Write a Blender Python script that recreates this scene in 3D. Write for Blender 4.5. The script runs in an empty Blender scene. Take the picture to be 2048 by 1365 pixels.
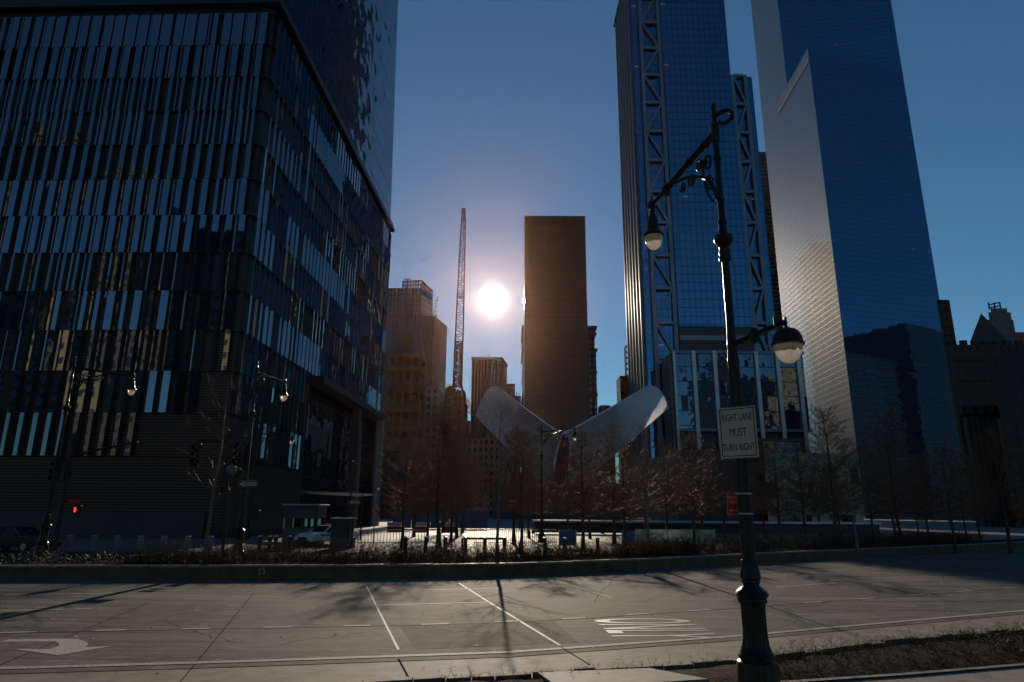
import bpy, bmesh, math, random
from mathutils import Vector, Matrix, Euler
R = math.radians
S = bpy.context.scene
COL = S.collection
rnd = random.Random(7)

# ---------------------------------------------------------------- camera
FPX, PITCH, ROLL, CAMZ = 1325.0, 14.5, 0.4, 2.5
cam_d = bpy.data.cameras.new('camera'); cam = bpy.data.objects.new('camera', cam_d); COL.objects.link(cam)
cam_d.sensor_width = 36.0; cam_d.lens = FPX / 2048 * 36.0
cam_d.clip_start = 0.1; cam_d.clip_end = 20000
CM = Matrix.Rotation(R(90 + PITCH), 3, 'X') @ Matrix.Rotation(R(ROLL), 3, 'Z')
cam.matrix_world = Matrix.Translation((0, 0, CAMZ)) @ CM.to_4x4()
S.camera = cam
CO = Vector((0, 0, CAMZ))
def ray(px, py):
    return (CM @ Vector(((px - 1024) / FPX, (682.5 - py) / FPX, -1.0))).normalized()
def P(px, py, Y):                       # the point of a view ray at world depth Y
    d = ray(px, py); return CO + d * (Y / d.y)
def G(px, py, z=0.0):                   # the point of a view ray on the ground
    d = ray(px, py); return CO + d * ((z - CAMZ) / d.z)
def PX(p):
    q = CM.transposed() @ (Vector(p) - CO)
    return (1024 + FPX * q.x / -q.z, 682.5 - FPX * q.y / -q.z)

# ---------------------------------------------------------------- materials
def nmat(name):
    m = bpy.data.materials.new(name); m.use_nodes = True
    nt = m.node_tree; nt.nodes.clear()
    return m, nt, nt.nodes, nt.links
def N(nodes, kind, **kw):
    n = nodes.new(kind)
    for k, v in kw.items(): setattr(n, k, v)
    return n
def math_n(nt, op, a, b=None):
    n = nt.nodes.new('ShaderNodeMath'); n.operation = op
    for i, v in enumerate((a, b)):
        if v is None: continue
        if isinstance(v, (int, float)): n.inputs[i].default_value = v
        else: nt.links.new(v, n.inputs[i])
    return n.outputs[0]
def out(nt, sh):
    o = nt.nodes.new('ShaderNodeOutputMaterial'); nt.links.new(sh, o.inputs['Surface'])
def pbsdf(nt, color=(.5, .5, .5), rough=.6, metal=0.0, ior=1.45, spec=.5):
    b = nt.nodes.new('ShaderNodeBsdfPrincipled')
    if isinstance(color, tuple): b.inputs['Base Color'].default_value = (*color[:3], 1)
    else: nt.links.new(color, b.inputs['Base Color'])
    b.inputs['Roughness'].default_value = rough; b.inputs['Metallic'].default_value = metal
    b.inputs['IOR'].default_value = ior; b.inputs['Specular IOR Level'].default_value = spec
    return b
def mixc(nt, fac, a, b):
    n = nt.nodes.new('ShaderNodeMix'); n.data_type = 'RGBA'
    if isinstance(fac, (int, float)): n.inputs['Factor'].default_value = fac
    else: nt.links.new(fac, n.inputs['Factor'])
    for s, v in ((6, a), (7, b)):
        if isinstance(v, tuple): n.inputs[s].default_value = (*v[:3], 1)
        else: nt.links.new(v, n.inputs[s])
    return n.outputs[2]
def noise(nt, vec, scale, detail=4, rough=.55, out_='Fac'):
    n = nt.nodes.new('ShaderNodeTexNoise'); n.inputs['Scale'].default_value = scale
    n.inputs['Detail'].default_value = detail; n.inputs['Roughness'].default_value = rough
    if vec is not None: nt.links.new(vec, n.inputs['Vector'])
    return n.outputs[out_]
def ramp(nt, fac, lo, hi):
    n = nt.nodes.new('ShaderNodeMapRange'); n.inputs['From Min'].default_value = lo; n.inputs['From Max'].default_value = hi
    nt.links.new(fac, n.inputs['Value']); return n.outputs[0]
def objco(nt, scale=(1, 1, 1)):
    t = nt.nodes.new('ShaderNodeTexCoord'); m = nt.nodes.new('ShaderNodeMapping')
    m.inputs['Scale'].default_value = scale; nt.links.new(t.outputs['Object'], m.inputs['Vector'])
    return m.outputs[0]
def bump(nt, height, strength, dist=.05):
    b = nt.nodes.new('ShaderNodeBump'); b.inputs['Strength'].default_value = strength
    b.inputs['Distance'].default_value = dist; nt.links.new(height, b.inputs['Height']); return b.outputs[0]

def simple(name, color, rough=.6, metal=0., vary=.25, nscale=6., bmp=0., spec=.5):
    m, nt, _, L = nmat(name)
    co = objco(nt)
    f = noise(nt, co, nscale, 5)
    c2 = tuple(min(1, c * (1 + vary)) for c in color); c1 = tuple(c * (1 - vary) for c in color)
    b = pbsdf(nt, mixc(nt, ramp(nt, f, .3, .7), c1, c2), rough, metal, spec=spec)
    if bmp: L.new(bump(nt, f, bmp), b.inputs['Normal'])
    out(nt, b.outputs[0]); return m

def uv_cells(nt, pw, ph):
    uv = nt.nodes.new('ShaderNodeUVMap'); sp = nt.nodes.new('ShaderNodeSeparateXYZ'); nt.links.new(uv.outputs[0], sp.inputs[0])
    u = math_n(nt, 'DIVIDE', sp.outputs[0], pw); v = math_n(nt, 'DIVIDE', sp.outputs[1], ph)
    fu = math_n(nt, 'FRACT', u); fv = math_n(nt, 'FRACT', v)
    cb = nt.nodes.new('ShaderNodeCombineXYZ'); nt.links.new(math_n(nt, 'FLOOR', u), cb.inputs[0]); nt.links.new(math_n(nt, 'FLOOR', v), cb.inputs[1])
    wn = nt.nodes.new('ShaderNodeTexWhiteNoise'); wn.noise_dimensions = '3D'; nt.links.new(cb.outputs[0], wn.inputs['Vector'])
    return u, v, fu, fv, wn
def curtain(name, pw, ph, lw, lh, glass=(.01, .02, .04), ior=2.2, frame=(.05, .055, .06), jitter=.006, wave=.004, rough=.02,
            spandrel=0., lit=0., lit_row=None, tint=(1, 1, 1), satin=0.):
    """glass curtain wall: panels pw x ph metres, frame lines lw / lh metres, each pane very slightly out of true"""
    m, nt, _, L = nmat(name)
    u, v, fu, fv, wn = uv_cells(nt, pw, ph)
    line = math_n(nt, 'MAXIMUM', math_n(nt, 'LESS_THAN', fu, lw / pw), math_n(nt, 'LESS_THAN', fv, lh / ph))
    geo = nt.nodes.new('ShaderNodeNewGeometry')
    def vm(op, a, b=None, sc=None):
        n = nt.nodes.new('ShaderNodeVectorMath'); n.operation = op
        L.new(a, n.inputs[0])
        if isinstance(b, tuple): n.inputs[1].default_value = b
        elif b is not None: L.new(b, n.inputs[1])
        if sc is not None: n.inputs['Scale'].default_value = sc
        return n.outputs[0]
    j = vm('SCALE', vm('SUBTRACT', wn.outputs['Color'], (.5, .5, .5)), sc=jitter * 2)
    wv = vm('SCALE', vm('SUBTRACT', noise(nt, objco(nt), .45, 2, out_='Color'), (.5, .5, .5)), sc=wave * 4)
    nrm = vm('NORMALIZE', vm('ADD', vm('ADD', geo.outputs['Normal'], j), wv))
    gc = mixc(nt, wn.outputs['Value'], glass, tuple(c * 1.35 + .001 for c in glass))
    if spandrel:
        gc = mixc(nt, math_n(nt, 'LESS_THAN', fv, spandrel), gc, tuple(c * .35 for c in glass))
    gl = pbsdf(nt, gc, rough, 0, ior, .5); gl.inputs['Specular Tint'].default_value = (*tint, 1); L.new(nrm, gl.inputs['Normal'])
    if lit:
        k = math_n(nt, 'GREATER_THAN', wn.outputs['Value'], 1 - lit)
        k = math_n(nt, 'MULTIPLY', k, math_n(nt, 'GREATER_THAN', fv, .72)); k = math_n(nt, 'MULTIPLY', k, math_n(nt, 'LESS_THAN', fv, .8))
        if lit_row is not None:
            k = math_n(nt, 'MULTIPLY', k, math_n(nt, 'LESS_THAN', math_n(nt, 'MODULO', math_n(nt, 'FLOOR', v), lit_row), .5))
        gl.inputs['Emission Color'].default_value = (1, .93, .75, 1); L.new(math_n(nt, 'MULTIPLY', k, .12), gl.inputs['Emission Strength'])
    fr = pbsdf(nt, frame, .45, .3)
    if satin:
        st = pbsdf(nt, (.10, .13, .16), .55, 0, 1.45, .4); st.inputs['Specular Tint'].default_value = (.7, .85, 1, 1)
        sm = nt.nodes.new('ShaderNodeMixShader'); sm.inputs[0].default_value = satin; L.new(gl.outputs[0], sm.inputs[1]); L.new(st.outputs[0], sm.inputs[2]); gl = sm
    mx = nt.nodes.new('ShaderNodeMixShader'); L.new(line, mx.inputs[0]); L.new(gl.outputs[0], mx.inputs[1]); L.new(fr.outputs[0], mx.inputs[2])
    out(nt, mx.outputs[0]); return m
def masonry(name, wall, pw, ph, ww, wh, glass=(.01, .012, .015), rib=0., var=.2, rough=.8, irr=0., blinds=0., ior=1.6):
    """stone or brick facade with punched windows; ww, wh = window share of the bay"""
    m, nt, _, L = nmat(name)
    u, v, fu, fv, wn = uv_cells(nt, pw, ph)
    def inside(f, w):
        return math_n(nt, 'LESS_THAN', math_n(nt, 'ABSOLUTE', math_n(nt, 'SUBTRACT', f, .5)), w / 2)
    win = math_n(nt, 'MULTIPLY', inside(fu, ww), inside(fv, wh))
    co = objco(nt, (1, 1, .35))
    f = noise(nt, co, .25, 6, .6); g = noise(nt, objco(nt), 3, 3)
    wc = mixc(nt, ramp(nt, f, .3, .7), tuple(c * (1 - var) for c in wall), tuple(c * (1 + var) for c in wall))
    wc = mixc(nt, math_n(nt, 'MULTIPLY', ramp(nt, g, .35, .75), .25), wc, tuple(c * .6 for c in wall))
    # floor lines
    wc = mixc(nt, math_n(nt, 'MULTIPLY', math_n(nt, 'LESS_THAN', fv, .06), .35), wc, tuple(c * .5 for c in wall))
    w = pbsdf(nt, wc, rough)
    gc = glass
    if blinds: gc = mixc(nt, math_n(nt, 'LESS_THAN', wn.outputs['Value'], blinds), glass, (.22, .2, .16))
    gl = pbsdf(nt, gc, .05, 0, ior)
    mx = nt.nodes.new('ShaderNodeMixShader'); L.new(win, mx.inputs[0]); L.new(w.outputs[0], mx.inputs[1]); L.new(gl.outputs[0], mx.inputs[2])
    out(nt, mx.outputs[0]); return m

# ---------------------------------------------------------------- mesh builder
class MB:
    def __init__(s): s.v = []; s.f = []; s.uv = []; s.mi = []
    def quad(s, pts, uv=None, mi=0):
        b = len(s.v); s.v += [tuple(p) for p in pts]; s.f.append(tuple(range(b, b + len(pts))))
        s.uv.append(uv); s.mi.append(mi)
    def box(s, c, size, rot=None, mi=0, taper=1.0):
        c = Vector(c); hx, hy, hz = (d / 2 for d in size); M = rot if rot is not None else Matrix.Identity(3)
        p = [c + M @ Vector((x * hx * (taper if z > 0 else 1), y * hy * (taper if z > 0 else 1), z * hz)) for z in (-1, 1) for y in (-1, 1) for x in (-1, 1)]
        for q in ((0, 2, 3, 1), (4, 5, 7, 6), (0, 1, 5, 4), (2, 6, 7, 3), (0, 4, 6, 2), (1, 3, 7, 5)):
            s.quad([p[i] for i in q], None, mi)
    def bar(s, a, b, w, h=None, mi=0, w2=None, up=Vector((0, 0, 1))):
        a, b = Vector(a), Vector(b); d = (b - a).normalized(); h = h or w; r = (w2 / w) if w2 else 1
        if abs(d.dot(up)) > .98: up = Vector((0, 1, 0))
        x = d.cross(up).normalized(); y = x.cross(d)
        A = [a + x * sx * w / 2 + y * sy * h / 2 for sx, sy in ((-1, -1), (1, -1), (1, 1), (-1, 1))]
        B = [b + x * sx * w / 2 * r + y * sy * h / 2 * r for sx, sy in ((-1, -1), (1, -1), (1, 1), (-1, 1))]
        for i in range(4): s.quad([A[i], A[(i + 1) % 4], B[(i + 1) % 4], B[i]], None, mi)
        s.quad(A[::-1], None, mi); s.quad(B, None, mi)
    def tube(s, pts, rad, n=8, mi=0, cap=True):
        pts = [Vector(p) for p in pts]
        if isinstance(rad, (int, float)): rad = [rad] * len(pts)
        base = len(s.v); ref = None
        for i, p in enumerate(pts):
            d = (pts[min(i + 1, len(pts) - 1)] - pts[max(i - 1, 0)]).normalized()
            if ref is None: ref = Vector((0, 0, 1)) if abs(d.z) < .9 else Vector((1, 0, 0))
            x = d.cross(ref).normalized(); y = d.cross(x).normalized(); ref = -y if False else ref
            for k in range(n):
                a = 2 * math.pi * k / n; s.v.append(tuple(p + (x * math.cos(a) + y * math.sin(a)) * rad[i]))
        for i in range(len(pts) - 1):
            for k in range(n):
                k2 = (k + 1) % n
                s.f.append((base + i * n + k, base + i * n + k2, base + (i + 1) * n + k2, base + (i + 1) * n + k)); s.uv.append(None); s.mi.append(mi)
        if cap:
            s.f.append(tuple(base + k for k in range(n - 1, -1, -1))); s.uv.append(None); s.mi.append(mi)
            e = base + (len(pts) - 1) * n
            s.f.append(tuple(e + k for k in range(n))); s.uv.append(None); s.mi.append(mi)
    def lathe(s, prof, c=(0, 0, 0), n=24, mi=0, flute=None):
        base = len(s.v); c = Vector(c)
        for (r, z) in prof:
            for k in range(n):
                a = 2 * math.pi * k / n; rr = r
                if flute and flute[0] <= z <= flute[1]: rr = r * (1 - flute[2] * (k % 2))
                s.v.append((c.x + rr * math.cos(a), c.y + rr * math.sin(a), c.z + z))
        for i in range(len(prof) - 1):
            for k in range(n):
                k2 = (k + 1) % n
                s.f.append((base + i * n + k, base + i * n + k2, base + (i + 1) * n + k2, base + (i + 1) * n + k)); s.uv.append(None); s.mi.append(mi)
        s.f.append(tuple(base + k for k in range(n - 1, -1, -1))); s.uv.append(None); s.mi.append(mi)
        e = base + (len(prof) - 1) * n; s.f.append(tuple(e + k for k in range(n))); s.uv.append(None); s.mi.append(mi)
    def wall(s, a, b, z0, z1, u0=0., mi=0, z1b=None):
        a, b = Vector(a[:2]), Vector(b[:2]); L = (b - a).length; zb = z1 if z1b is None else z1b
        s.quad([(a.x, a.y, z0), (b.x, b.y, z0), (b.x, b.y, zb), (a.x, a.y, z1)], [(u0, z0), (u0 + L, z0), (u0 + L, zb), (u0, z1)], mi)
    def prism(s, foot, z0, z1, mi=0, roof_mi=None):
        foot = [Vector(p[:2]) for p in foot]
        area = sum(foot[i].x * foot[(i + 1) % len(foot)].y - foot[(i + 1) % len(foot)].x * foot[i].y for i in range(len(foot)))
        if area < 0: foot = foot[::-1]
        u = 0
        for i in range(len(foot)):
            a, b = foot[i], foot[(i + 1) % len(foot)]
            s.wall(a, b, z0, z1, u, mi); u += (b - a).length
        rm = mi if roof_mi is None else roof_mi
        s.quad([(p.x, p.y, z1) for p in foot], [(0, 0)] * len(foot), rm)
        s.quad([(p.x, p.y, z0) for p in foot[::-1]], [(0, 0)] * len(foot), rm)
    def build(s, name, mats, parent=None, smooth=False, origin=None, bevel=0., subsurf=0):
        me = bpy.data.meshes.new(name)
        o3 = Vector(origin) if origin is not None else (Vector(parent.location) if parent is not None and parent.parent is None else Vector((0, 0, 0)))
        if parent is not None and parent.parent is not None and origin is None: o3 = Vector(parent.parent.location)
        me.from_pydata([tuple(Vector(p) - o3) for p in s.v], [], s.f)
        if any(u for u in s.uv):
            lay = me.uv_layers.new(name='UVMap')
            for poly, u in zip(me.polygons, s.uv):
                if u:
                    for li, c in zip(poly.loop_indices, u): lay.data[li].uv = c
        if not isinstance(mats, (list, tuple)): mats = [mats]
        for m in mats: me.materials.append(m)
        for poly, k in zip(me.polygons, s.mi):
            poly.material_index = k
            poly.use_smooth = smooth
        o = bpy.data.objects.new(name, me); COL.objects.link(o)
        if parent is not None: o.parent = parent
        else: o.location = o3
        if smooth or bevel:
            bm = bmesh.new(); bm.from_mesh(me); bmesh.ops.remove_doubles(bm, verts=bm.verts, dist=1e-5); bm.to_mesh(me); bm.free()
        if bevel:
            md = o.modifiers.new('bevel', 'BEVEL'); md.width = bevel; md.segments = 2; md.limit_method = 'ANGLE'
        if subsurf:
            md = o.modifiers.new('sub', 'SUBSURF'); md.levels = md.render_levels = subsurf
        if smooth:
            try: me.set_sharp_from_angle(angle=R(40))
            except Exception: pass
        return o
def tag(o, label=None, cat=None, group=None, kind=None):
    if label: o['label'] = label
    if cat: o['category'] = cat
    if group: o['group'] = group
    if kind: o['kind'] = kind
    return o
def thing(name, label, cat, loc=(0, 0, 0), group=None):
    o = bpy.data.objects.new(name, None); COL.objects.link(o); o.location = loc; o.empty_display_size = .5
    return tag(o, label, cat, group)
def copy_tree(o, parent=None):
    c = o.copy(); COL.objects.link(c)
    if parent is not None: c.parent = parent
    for ch in [k for k in o.children]: copy_tree(ch, c)
    return c
def text_mb(txt, size, depth, mat, name, parent, M, align='CENTER', bold=0.0, sx=1.0):
    cu = bpy.data.curves.new('txt', 'FONT'); cu.body = txt; cu.size = size; cu.extrude = depth; cu.align_x = align; cu.align_y = 'CENTER'
    cu.offset = bold; cu.resolution_u = 4
    to = bpy.data.objects.new('txt', cu); COL.objects.link(to)
    bpy.context.view_layer.update()
    me = bpy.data.meshes.new_from_object(to.evaluated_get(bpy.context.evaluated_depsgraph_get()))
    bpy.data.objects.remove(to); bpy.data.curves.remove(cu)
    me.transform(Matrix.Diagonal((sx, 1, 1, 1))); me.transform(M); me.materials.clear(); me.materials.append(mat); me.name = name
    o = bpy.data.objects.new(name, me); COL.objects.link(o)
    if parent is not None: o.parent = parent
    return o

# ---------------------------------------------------------------- palette
M = {}
def road_mat():
    m, nt, _, L = nmat('road_concrete')
    co = objco(nt, (.12, 1.1, 1)); fine = noise(nt, objco(nt), 24, 4, .7); st = noise(nt, co, 1.4, 6, .65); big = noise(nt, objco(nt, (.5, 1, 1)), .22, 4)
    c = mixc(nt, ramp(nt, st, .40, .60), (.07, .065, .055), (.19, .176, .148))
    c = mixc(nt, math_n(nt, 'MULTIPLY', ramp(nt, big, .46, .60), .6), c, (.075, .07, .062))
    c = mixc(nt, math_n(nt, 'MULTIPLY', ramp(nt, fine, .52, .66), .55), c, (.27, .25, .215))
    st2 = noise(nt, objco(nt, (.05, 3.2, 1)), 1.0, 5)
    c = mixc(nt, math_n(nt, 'MULTIPLY', ramp(nt, st2, .50, .64), .5), c, (.065, .06, .053))
    mid = noise(nt, objco(nt, (.55, 1, 1)), 2.2, 6, .72)
    c = mixc(nt, math_n(nt, 'MULTIPLY', ramp(nt, mid, .50, .62), .55), c, (.052, .048, .042))
    mid2 = noise(nt, objco(nt, (.4, 1.3, 1)), 4.1, 5, .7)
    c = mixc(nt, math_n(nt, 'MULTIPLY', ramp(nt, mid2, .54, .64), .5), c, (.30, .275, .235))
    b = pbsdf(nt, c, .55, 0, 1.45, .09); L.new(ramp(nt, big, .1, 1.2), b.inputs['Roughness'])
    mr = nt.nodes.new('ShaderNodeMapRange'); L.new(st, mr.inputs['Value']); mr.inputs['To Min'].default_value = .68; mr.inputs['To Max'].default_value = .9
    L.new(mr.outputs[0], b.inputs['Roughness'])
    L.new(bump(nt, fine, .55, .02), b.inputs['Normal']); out(nt, b.outputs[0]); return m
M['road'] = road_mat()
M['patch'] = simple('patch_and_shade_concrete', (.088, .081, .068), .85, 0, .45, 2.4, .2, spec=.1)
M['gutter'] = simple('gutter_concrete', (.22, .20, .16), .75, 0, .3, 2.5, .25, spec=.16)
M['ground'] = simple('city_ground', (.12, .115, .11), .8, 0, .25, .4)
def plaza_mat():
    m, nt, _, L = nmat('plaza_paving')
    t = objco(nt); br = nt.nodes.new('ShaderNodeTexBrick'); L.new(t, br.inputs['Vector']); br.inputs['Scale'].default_value = .7
    br.inputs['Color1'].default_value = (.24, .23, .21, 1); br.inputs['Color2'].default_value = (.17, .16, .15, 1); br.inputs['Mortar'].default_value = (.08, .08, .08, 1)
    br.inputs['Mortar Size'].default_value = .02
    b = pbsdf(nt, br.outputs[0], .65, 0, 1.45, .2); L.new(bump(nt, noise(nt, t, 18, 3), .3, .02), b.inputs['Normal']); out(nt, b.outputs[0]); return m
M['plaza'] = plaza_mat()
def marking_mat():
    m, nt, _, L = nmat('road_paint')
    f = noise(nt, objco(nt), 26, 5, .7)
    c = mixc(nt, ramp(nt, f, .42, .54), (.19, .175, .15), (.46, .44, .38))
    out(nt, pbsdf(nt, c, .75, spec=.25).outputs[0]); return m
M['paint'] = marking_mat()
def worn_mat():
    m, nt, _, L = nmat('worn_road_paint')
    f = noise(nt, objco(nt), 14, 5, .7)
    c = mixc(nt, ramp(nt, f, .34, .5), (.22, .205, .175), (.5, .48, .42))
    out(nt, pbsdf(nt, c, .5).outputs[0]); return m
M['worn'] = worn_mat()
M['seal'] = simple('joint_sealant', (.06, .055, .048), 1.0, 0, .3, 12, spec=0.)
M['joint'] = simple('pale_glint_joint', (.42, .4, .35), .7, 0, .3, 20)  # pale tone puts the sun glint on sealed joints into the colour
M['kerb'] = simple('mossy_granite', (.12, .088, .045), .85, 0, .45, 1.6, .5)
M['kerbtop'] = simple('granite_coping', (.24, .22, .18), .6, 0, .3, 5, .3)
M['soil'] = simple('dry_soil', (.026, .018, .012), .95, 0, .5, 7, .8, spec=.08)
M['stone'] = simple('split_kerbstone', (.16, .13, .1), .8, 0, .4, 5, .6)
M['slab'] = simple('pale_slab', (.2, .18, .15), .75, 0, .15, 4, .2)
M['chalk'] = simple('chalk', (.45, .42, .32), .9, 0, .3, 30)
def lamp_iron():
    m, nt, _, L = nmat('black_green_iron')
    f = noise(nt, objco(nt), 9, 4)
    b = pbsdf(nt, mixc(nt, ramp(nt, f, .35, .7), (.006, .008, .006), (.014, .017, .013)), .3, .0, 1.45, .35)
    L.new(bump(nt, noise(nt, objco(nt), 60, 3), .12, .01), b.inputs['Normal']); out(nt, b.outputs[0]); return m
M['iron'] = lamp_iron()
def bowl_mat():
    m, nt, _, L = nmat('lantern_glass')
    g = nt.nodes.new('ShaderNodeBsdfGlass'); g.inputs['Color'].default_value = (.95, .93, .88, 1); g.inputs['Roughness'].default_value = .12; g.inputs['IOR'].default_value = 1.35
    t = nt.nodes.new('ShaderNodeBsdfTranslucent'); t.inputs['Color'].default_value = (.85, .8, .7, 1)
    mx = nt.nodes.new('ShaderNodeMixShader'); mx.inputs[0].default_value = .45; L.new(g.outputs[0], mx.inputs[1]); L.new(t.outputs[0], mx.inputs[2])
    L.new(bump(nt, noise(nt, objco(nt, (1, 1, .3)), 14, 2), .5, .03), g.inputs['Normal'])
    out(nt, mx.outputs[0]); return m
M['bowl'] = bowl_mat()
M['sign_white'] = simple('sign_white', (.52, .46, .38), .5, 0, .08, 4)
M['sign_black'] = simple('sign_black', (.012, .012, .012), .5)
M['sign_red'] = simple('sign_red', (.55, .012, .016), .45, 0, .1, 4)
M['alu'] = simple('galvanised', (.4, .4, .4), .35, .8, .15, 10)
M['black'] = simple('matt_black', (.012, .012, .013), .5)
M['bark'] = simple('winter_bark', (.075, .052, .036), .75, 0, .4, 8, .4)
M['bark_pale'] = simple('pale_bark', (.17, .14, .1), .7, 0, .35, 8, .3)
M['twig'] = simple('twig', (.21, .095, .042), .6, 0, .3, 3)
M['dry'] = simple('dry_stems', (.10, .05, .024), .75, 0, .4, 2, spec=.15)
M['dead'] = simple('dead_stems', (.05, .032, .02), .8, 0, .4, 2, spec=.1)
M['juniper'] = simple('juniper_green', (.06, .068, .018), .7, 0, .5, 1.5)
M['white_paint'] = simple('white_car_paint', (.75, .76, .78), .25, 0, .03)
M['tyre'] = simple('tyre', (.02, .02, .02), .8)
M['carglass'] = simple('car_glass', (.008, .01, .012), .05, 0, .1, 2)
def emit(name, c, s):
    m, nt, _, L = nmat(name); e = nt.nodes.new('ShaderNodeEmission'); e.inputs[0].default_value = (*c, 1); e.inputs[1].default_value = s; out(nt, e.outputs[0]); return m
M['red_lamp'] = emit('red_lamp', (1, .06, .03), 1.1)
M['booth_light'] = emit('booth_light', (.25, .8, .6), .10)
M['white_steel'] = simple('white_steel', (.6, .58, .57), .4, .2, .08, .2)
M['rib'] = simple('white_rib_steel', (.72, .68, .70), .38, 0, .06, .3)
M['crane_red'] = simple('crane_red', (.30, .065, .035), .5, 0, .25, .5)
M['rust'] = simple('rusty_formwork', (.28, .085, .025), .75, 0, .5, .25)
M['steam'] = None

# ---------------------------------------------------------------- sun and sky
SUN = ray(985, 600)
el = math.asin(SUN.z); az = math.atan2(SUN.x, SUN.y)
sd = bpy.data.lights.new('sun', 'SUN'); so = bpy.data.objects.new('sun', sd); COL.objects.link(so)
sd.energy = 3.4; sd.angle = R(.5); sd.color = (1, .84, .64)
so.rotation_euler = (-SUN).to_track_quat('-Z', 'Y').to_euler()
W = bpy.data.worlds.new('World'); S.world = W; W.use_nodes = True
nt = W.node_tree; nt.nodes.clear()
sky = nt.nodes.new('ShaderNodeTexSky'); sky.sky_type = 'NISHITA'; sky.sun_disc = False
sky.sun_elevation = el; sky.sun_rotation = az; sky.altitude = 0; sky.air_density = 1.0; sky.dust_density = 0.0; sky.ozone_density = 3.0
bg = nt.nodes.new('ShaderNodeBackground'); bg.inputs[1].default_value = .058
tint = nt.nodes.new('ShaderNodeVectorMath'); tint.operation = 'MULTIPLY'; tint.inputs[1].default_value = (.66, 1.0, 1.12)   # the cool white balance of a winter morning sky
nt.links.new(sky.outputs[0], tint.inputs[0]); nt.links.new(tint.outputs[0], bg.inputs[0])
tc = nt.nodes.new('ShaderNodeTexCoord')
vd = nt.nodes.new('ShaderNodeVectorMath'); vd.operation = 'DOT_PRODUCT'; nt.links.new(tc.outputs['Generated'], vd.inputs[0]); vd.inputs[1].default_value = SUN
ac = math_n(nt, 'ARCCOSINE', math_n(nt, 'MINIMUM', vd.outputs['Value'], .9999999))
deg = math_n(nt, 'MULTIPLY', ac, 180 / math.pi)
def lobe(width, amp):
    return math_n(nt, 'MULTIPLY', math_n(nt, 'EXPONENT', math_n(nt, 'MULTIPLY', math_n(nt, 'DIVIDE', deg, width), -1.0)), amp)
core = math_n(nt, 'ADD', math_n(nt, 'ADD', lobe(.36, 9.0), lobe(1.0, 1.0)), lobe(4.0, .16))
bg2 = nt.nodes.new('ShaderNodeBackground'); bg2.inputs[0].default_value = (1, .93, .82, 1); nt.links.new(core, bg2.inputs[1])
ad = nt.nodes.new('ShaderNodeAddShader'); nt.links.new(bg.outputs[0], ad.inputs[0]); nt.links.new(bg2.outputs[0], ad.inputs[1])
wo = nt.nodes.new('ShaderNodeOutputWorld'); nt.links.new(ad.outputs[0], wo.inputs['Surface'])
S.view_settings.view_transform = 'Standard'; S.view_settings.look = 'None'; S.view_settings.gamma = 1; S.view_settings.exposure = 0
S.render.engine = 'CYCLES'
S.cycles.use_denoising = True
S.cycles.max_bounces = 6; S.cycles.glossy_bounces = 4; S.cycles.diffuse_bounces = 2; S.cycles.transmission_bounces = 4; S.cycles.transparent_max_bounces = 6
S.cycles.caustics_reflective = False; S.cycles.caustics_refractive = False

# ---------------------------------------------------------------- ground, road, median, verge
def curve_fn(pts):                      # ground polyline as y(x), extended straight at both ends
    w = sorted([(q.x, q.y) for q in (G(*p) for p in pts)])
    def f(x):
        if x <= w[0][0]: a, b = w[0], w[1]
        elif x >= w[-1][0]: a, b = w[-2], w[-1]
        else:
            for a, b in zip(w, w[1:]):
                if a[0] <= x <= b[0]: break
        return a[1] + (b[1] - a[1]) * (x - a[0]) / (b[0] - a[0])
    return f
f_far = curve_fn([(0, 1160), (512, 1159), (800, 1157), (1024, 1152), (1250, 1143), (1400, 1134), (1536, 1125), (1780, 1112), (2048, 1097)])
f_near = curve_fn([(600, 1385), (1024, 1360), (1274, 1344), (1479, 1329), (1600, 1314), (1769, 1291), (2003, 1270)])
f_solid = curve_fn([(0, 1338), (512, 1323), (1024, 1305), (1487, 1272), (1540, 1267), (2048, 1222)])
f_dash = curve_fn([(0, 1266), (215, 1261), (555, 1255), (868, 1249), (1010, 1244), (1155, 1237), (1290, 1228), (1415, 1220), (1545, 1211), (1750, 1196), (2048, 1174)])
f_l2 = curve_fn([(0, 1222), (175, 1218), (752, 1211), (980, 1205), (1536, 1176), (1690, 1165), (2048, 1140)])
f_l3 = curve_fn([(20, 1190), (225, 1187), (830, 1181), (1000, 1177), (1536, 1151), (1690, 1142), (2048, 1119)])
def strip_mb(fa, fb, z, x0=-70, x1=75, step=2.0, mb=None):
    mb = mb or MB(); n = max(1, int((x1 - x0) / step))
    for i in range(n):
        a = x0 + (x1 - x0) * i / n; b = x0 + (x1 - x0) * (i + 1) / n
        mb.quad([(a, fb(a), z), (b, fb(b), z), (b, fa(b), z), (a, fa(a), z)])
    return mb
g = MB(); g.quad([(-3000, -1500, -.03), (3000, -1500, -.03), (3000, 6000, -.03), (-3000, 6000, -.03)])
tag(g.build('ground', M['ground']), kind='structure')
tag(strip_mb(f_far, f_near, 0.0).build('road', M['road']), kind='structure')
tag(strip_mb(lambda x: f_solid(x) - .45, lambda x: f_near(x) + .02, .004).build('road_gutter', M['gutter']), kind='structure')
MED = 4.2
tag(strip_mb(lambda x: 420., lambda x: f_far(x) + MED + .35, .0, -120, 160, 4).build('plaza_paving', M['plaza']), kind='structure')

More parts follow.
